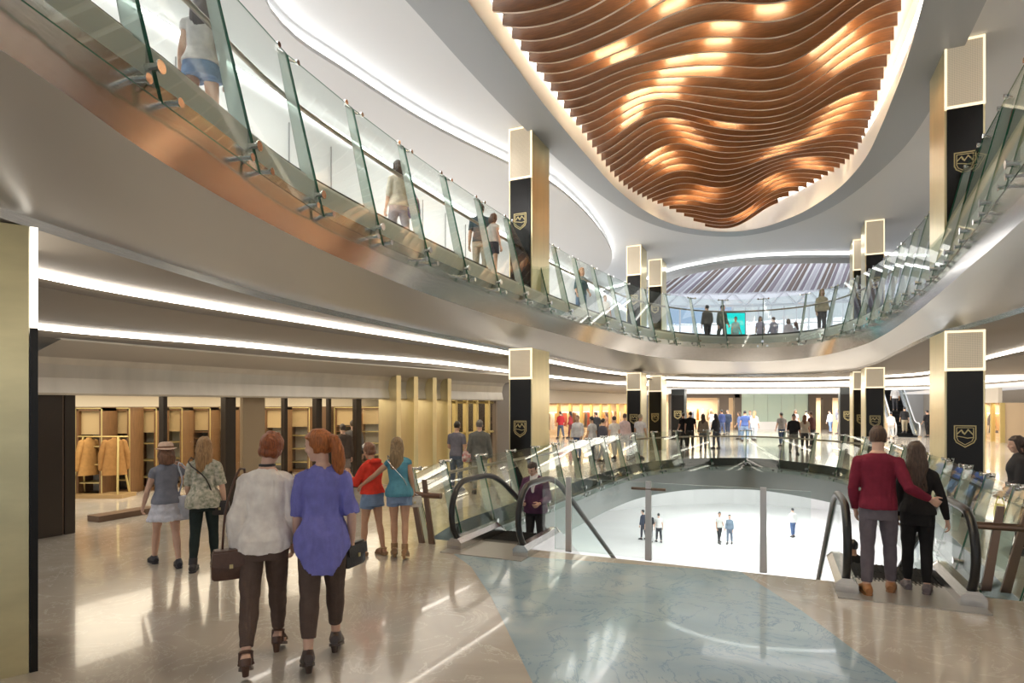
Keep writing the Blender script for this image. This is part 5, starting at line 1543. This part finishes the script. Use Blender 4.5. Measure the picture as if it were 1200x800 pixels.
LOWER = [
    (677, 22.0, 1.64, 'm', 150, 'short', (.25, .14, .07), (.74, .74, .76), (.08, .12, .24), 'man in white shirt and blue jeans behind the left curve of the lower railing'),
    (694, 21.6, 1.62, 'f', 30, 'short', K_, (.60, .60, .62), (.10, .10, .12), 'dark haired person in pale grey top next to the white shirt and jeans man'),
    (706, 21.2, 1.55, 'm', -60, 'short', K_, (.10, .10, .13), (.3, .3, .33), 'person in navy top and grey trousers behind the left railing'),
    (720, 22.4, 1.60, 'm', 20, 'short', (.05, .04, .04), W, (.72, .70, .70), 'person dressed all in white behind the left railing'),
    (732, 22.9, 1.68, 'f', -10, 'short', (.1, .06, .05), (.70, .56, .58), (.62, .58, .58), 'person in pale pink shirt in front of the far left columns'),
    (750, 22.4, 1.67, 'm', -40, 'crop', (.35, .3, .2), (.62, .63, .68), (.66, .66, .66), 'light haired person in pale blue shirt and white trousers at the far left railing'),
    (657, 36.0, 1.66, 'm', 20, 'short', K_, (.42, .03, .04), (.10, .12, .18), 'person in red jacket in front of the far left shop'),
    (669, 36.6, 1.64, 'f', 60, 'long', K_, (.35, .05, .06), (.14, .05, .06), 'long haired person in dark red coat by the far left shop'),
    (699, 33.4, 1.62, 'm', 0, 'short', K_, K_, K_, 'person in black by the far left shop window'),
    (711, 34.6, 1.60, 'f', 90, 'long', (.1, .05, .03), (.30, .16, .10), (.2, .12, .08), 'person in brown coat by the far left shop window'),
    (801, 27.5, 1.66, 'm', 15, 'short', K_, (.025, .025, .028), (.04, .04, .045), 'person in black at the far railing, shorter of two together'),
    (809, 27.2, 1.72, 'm', -20, 'short', K_, (.02, .022, .026), (.04, .045, .045), 'person in black at the far railing, taller of two together'),
    (824, 25.9, 1.64, 'f', -15, 'long', (.08, .05, .04), (.30, .25, .20), (.14, .16, .18), 'long haired person in taupe top at the far railing'),
    (839, 27.6, 1.62, 'f', 20, 'long', K_, (.07, .07, .09), (.10, .12, .18), 'long haired person in navy near the middle of the far railing'),
    (834, 42.0, 1.68, 'f', 0, 'shoulder', (.3, .2, .1), W, (.6, .6, .64), 'distant person in white in front of the far left portal'),
    (846, 40.2, 1.70, 'm', 10, 'short', K_, (.06, .09, .25), (.10, .14, .28), 'distant person in royal blue near the far left portal'),
    (853, 41.0, 1.72, 'm', 150, 'short', K_, (.05, .07, .12), (.05, .07, .12), 'distant person in navy near the far left portal'),
    (867, 35.0, 1.64, 'f', 40, 'long', (.1, .07, .05), (.16, .22, .45), (.2, .28, .45), 'person in light denim, leftmost of the group before the green glass'),
    (873, 33.0, 1.72, 'm', -10, 'short', K_, (.07, .12, .33), (.20, .30, .48), 'broad person in blue jacket and jeans before the green glass'),
    (879, 35.4, 1.70, 'm', 160, 'short', (.25, .16, .1), (.36, .46, .66), (.3, .4, .55), 'person in sky blue shirt before the green glass'),
    (884, 33.8, 1.70, 'f', -40, 'long', (.5, .35, .2), (.76, .76, .80), (.66, .70, .78), 'blonde person in white before the green glass'),
    (916, 29.2, 1.66, 'm', 0, 'short', K_, (.36, .36, .37), (.06, .09, .18), 'person in grey shirt and dark jeans alone beyond the far railing'),
    (930, 24.6, 1.66, 'm', 165, 'short', K_, K_, (.22, .22, .22), 'person in black shirt and grey trousers at the far right of the railing'),
    (943, 26.4, 1.60, 'f', -25, 'long', (.22, .09, .04), (.62, .55, .45), (.05, .05, .06), 'auburn person in cream jacket beyond the far right railing'),
    (951, 28.2, 1.72, 'm', 30, 'short', (.12, .06, .04), (.12, .05, .05), (.04, .04, .05), 'tall person in dark maroon jacket beyond the far right railing'),
    (932, 39.6, 1.72, 'f', 180, 'long', (.08, .05, .04), (.45, .42, .45), (.10, .10, .13), 'distant person in mauve grey at the right end of the green glass'),
    (945, 41.5, 1.66, 'f', 0, 'short', K_, (.76, .70, .62), (.6, .4, .3), 'distant person in cream by the far right portal'),
    (973, 43.0, 1.66, 'm', 20, 'short', K_, (.55, .62, .78), (.2, .3, .55), 'distant person in pale blue in the far right portal'),
    (984, 42.0, 1.70, 'm', 60, 'short', K_, (.78, .78, .80), (.06, .09, .16), 'distant person in white shirt and navy trousers in the far right portal'),
    (1087, 38.0, 1.70, 'm', 0, 'short', K_, K_, K_, 'person in black by the shop past the rising escalator'),
]
rp = random.Random(21)


def small(px, d, H, sex, yaw, hair, hc, tc, bc, label, z, lod=2, loc=None, group=None):
    st = rp.uniform(4, 16)*rp.choice((-1, 1))
    person('person', loc or V(((px-600)/700*d, d, z)), R(yaw), H, sex, rp.choice(('fair', 'olive', 'tan')), hair, hc, lod=lod,
           top=dict(name=rp.choice(('shirt', 'shirt', 'jacket')), hem=.5, sleeve=rp.choice((.6, 1.2, 1.9)), col=tc, infl=.014), bottom=dict(kind='trousers', col=bc), shoes=dict(col=(.06, .05, .05)),
           pose=dict(leg_l=(st, 4, 2), leg_r=(-st, 6, 2), arm_l=((-.2, .05, -1), (-.05, rp.uniform(.1, .8), -.8)), arm_r=((.2, .0, -1), (.08, rp.uniform(.1, .6), -.9)), head_yaw=rp.uniform(-25, 25)), label=label, group=group)


for u in UPPER: small(*u, ZUP, lod=1 if u[1] < 20 else 2)
for u in LOWER: small(*u, 0)
small(0, 0, 1.70, 'm', -24, 'short', K_, (.74, .74, .76), (.05, .05, .06), 'man in white shirt high up on the rising escalator', 0, loc=ST(7.25, 44+.14+8*.4+.2, 1.617+.006))
small(0, 0, 1.68, 'm', -24, 'short', K_, K_, (.33, .29, .22), 'person in black top and khaki trousers low on the rising escalator', 0, loc=ST(7.4, 44+.14+2*.4+.2, .231+.006))
small(0, 0, 1.62, 'f', -24, 'short', K_, (.70, .70, .68), (.5, .5, .5), 'person in pale top walking up to the rising escalator', 0, loc=ST(6.2, 42, 0))
for px, fy, H, sx, yw, tc, bc, lb in ((754, 632, 1.60, 'm', 40, (.05, .06, .10), (.05, .05, .07), 'person in navy on the white floor below, leftmost of three'), (761, 636, 1.66, 'm', 170, K_, K_, 'person in black suit on the white floor below, middle of three'), (772, 635, 1.52, 'm', 0, W, (.05, .05, .06), 'person in white shirt and dark trousers on the white floor below, beside the suits'),
                                      (843, 636, 1.64, 'f', 190, (.62, .62, .60), K_, 'person in pale top and black trousers on the white floor below'), (855, 637, 1.52, 'f', 150, (.18, .24, .32), (.14, .17, .24), 'person in blue grey, right of the pale top on the white floor below'), (929, 629, 1.58, 'm', 10, W, (.08, .13, .28), 'person in white shirt and blue jeans alone on the white floor below')):
    small(0, 0, H, sx, yw, 'short', K_, tc, bc, lb, 0, loc=G(px, fy, -5.2))
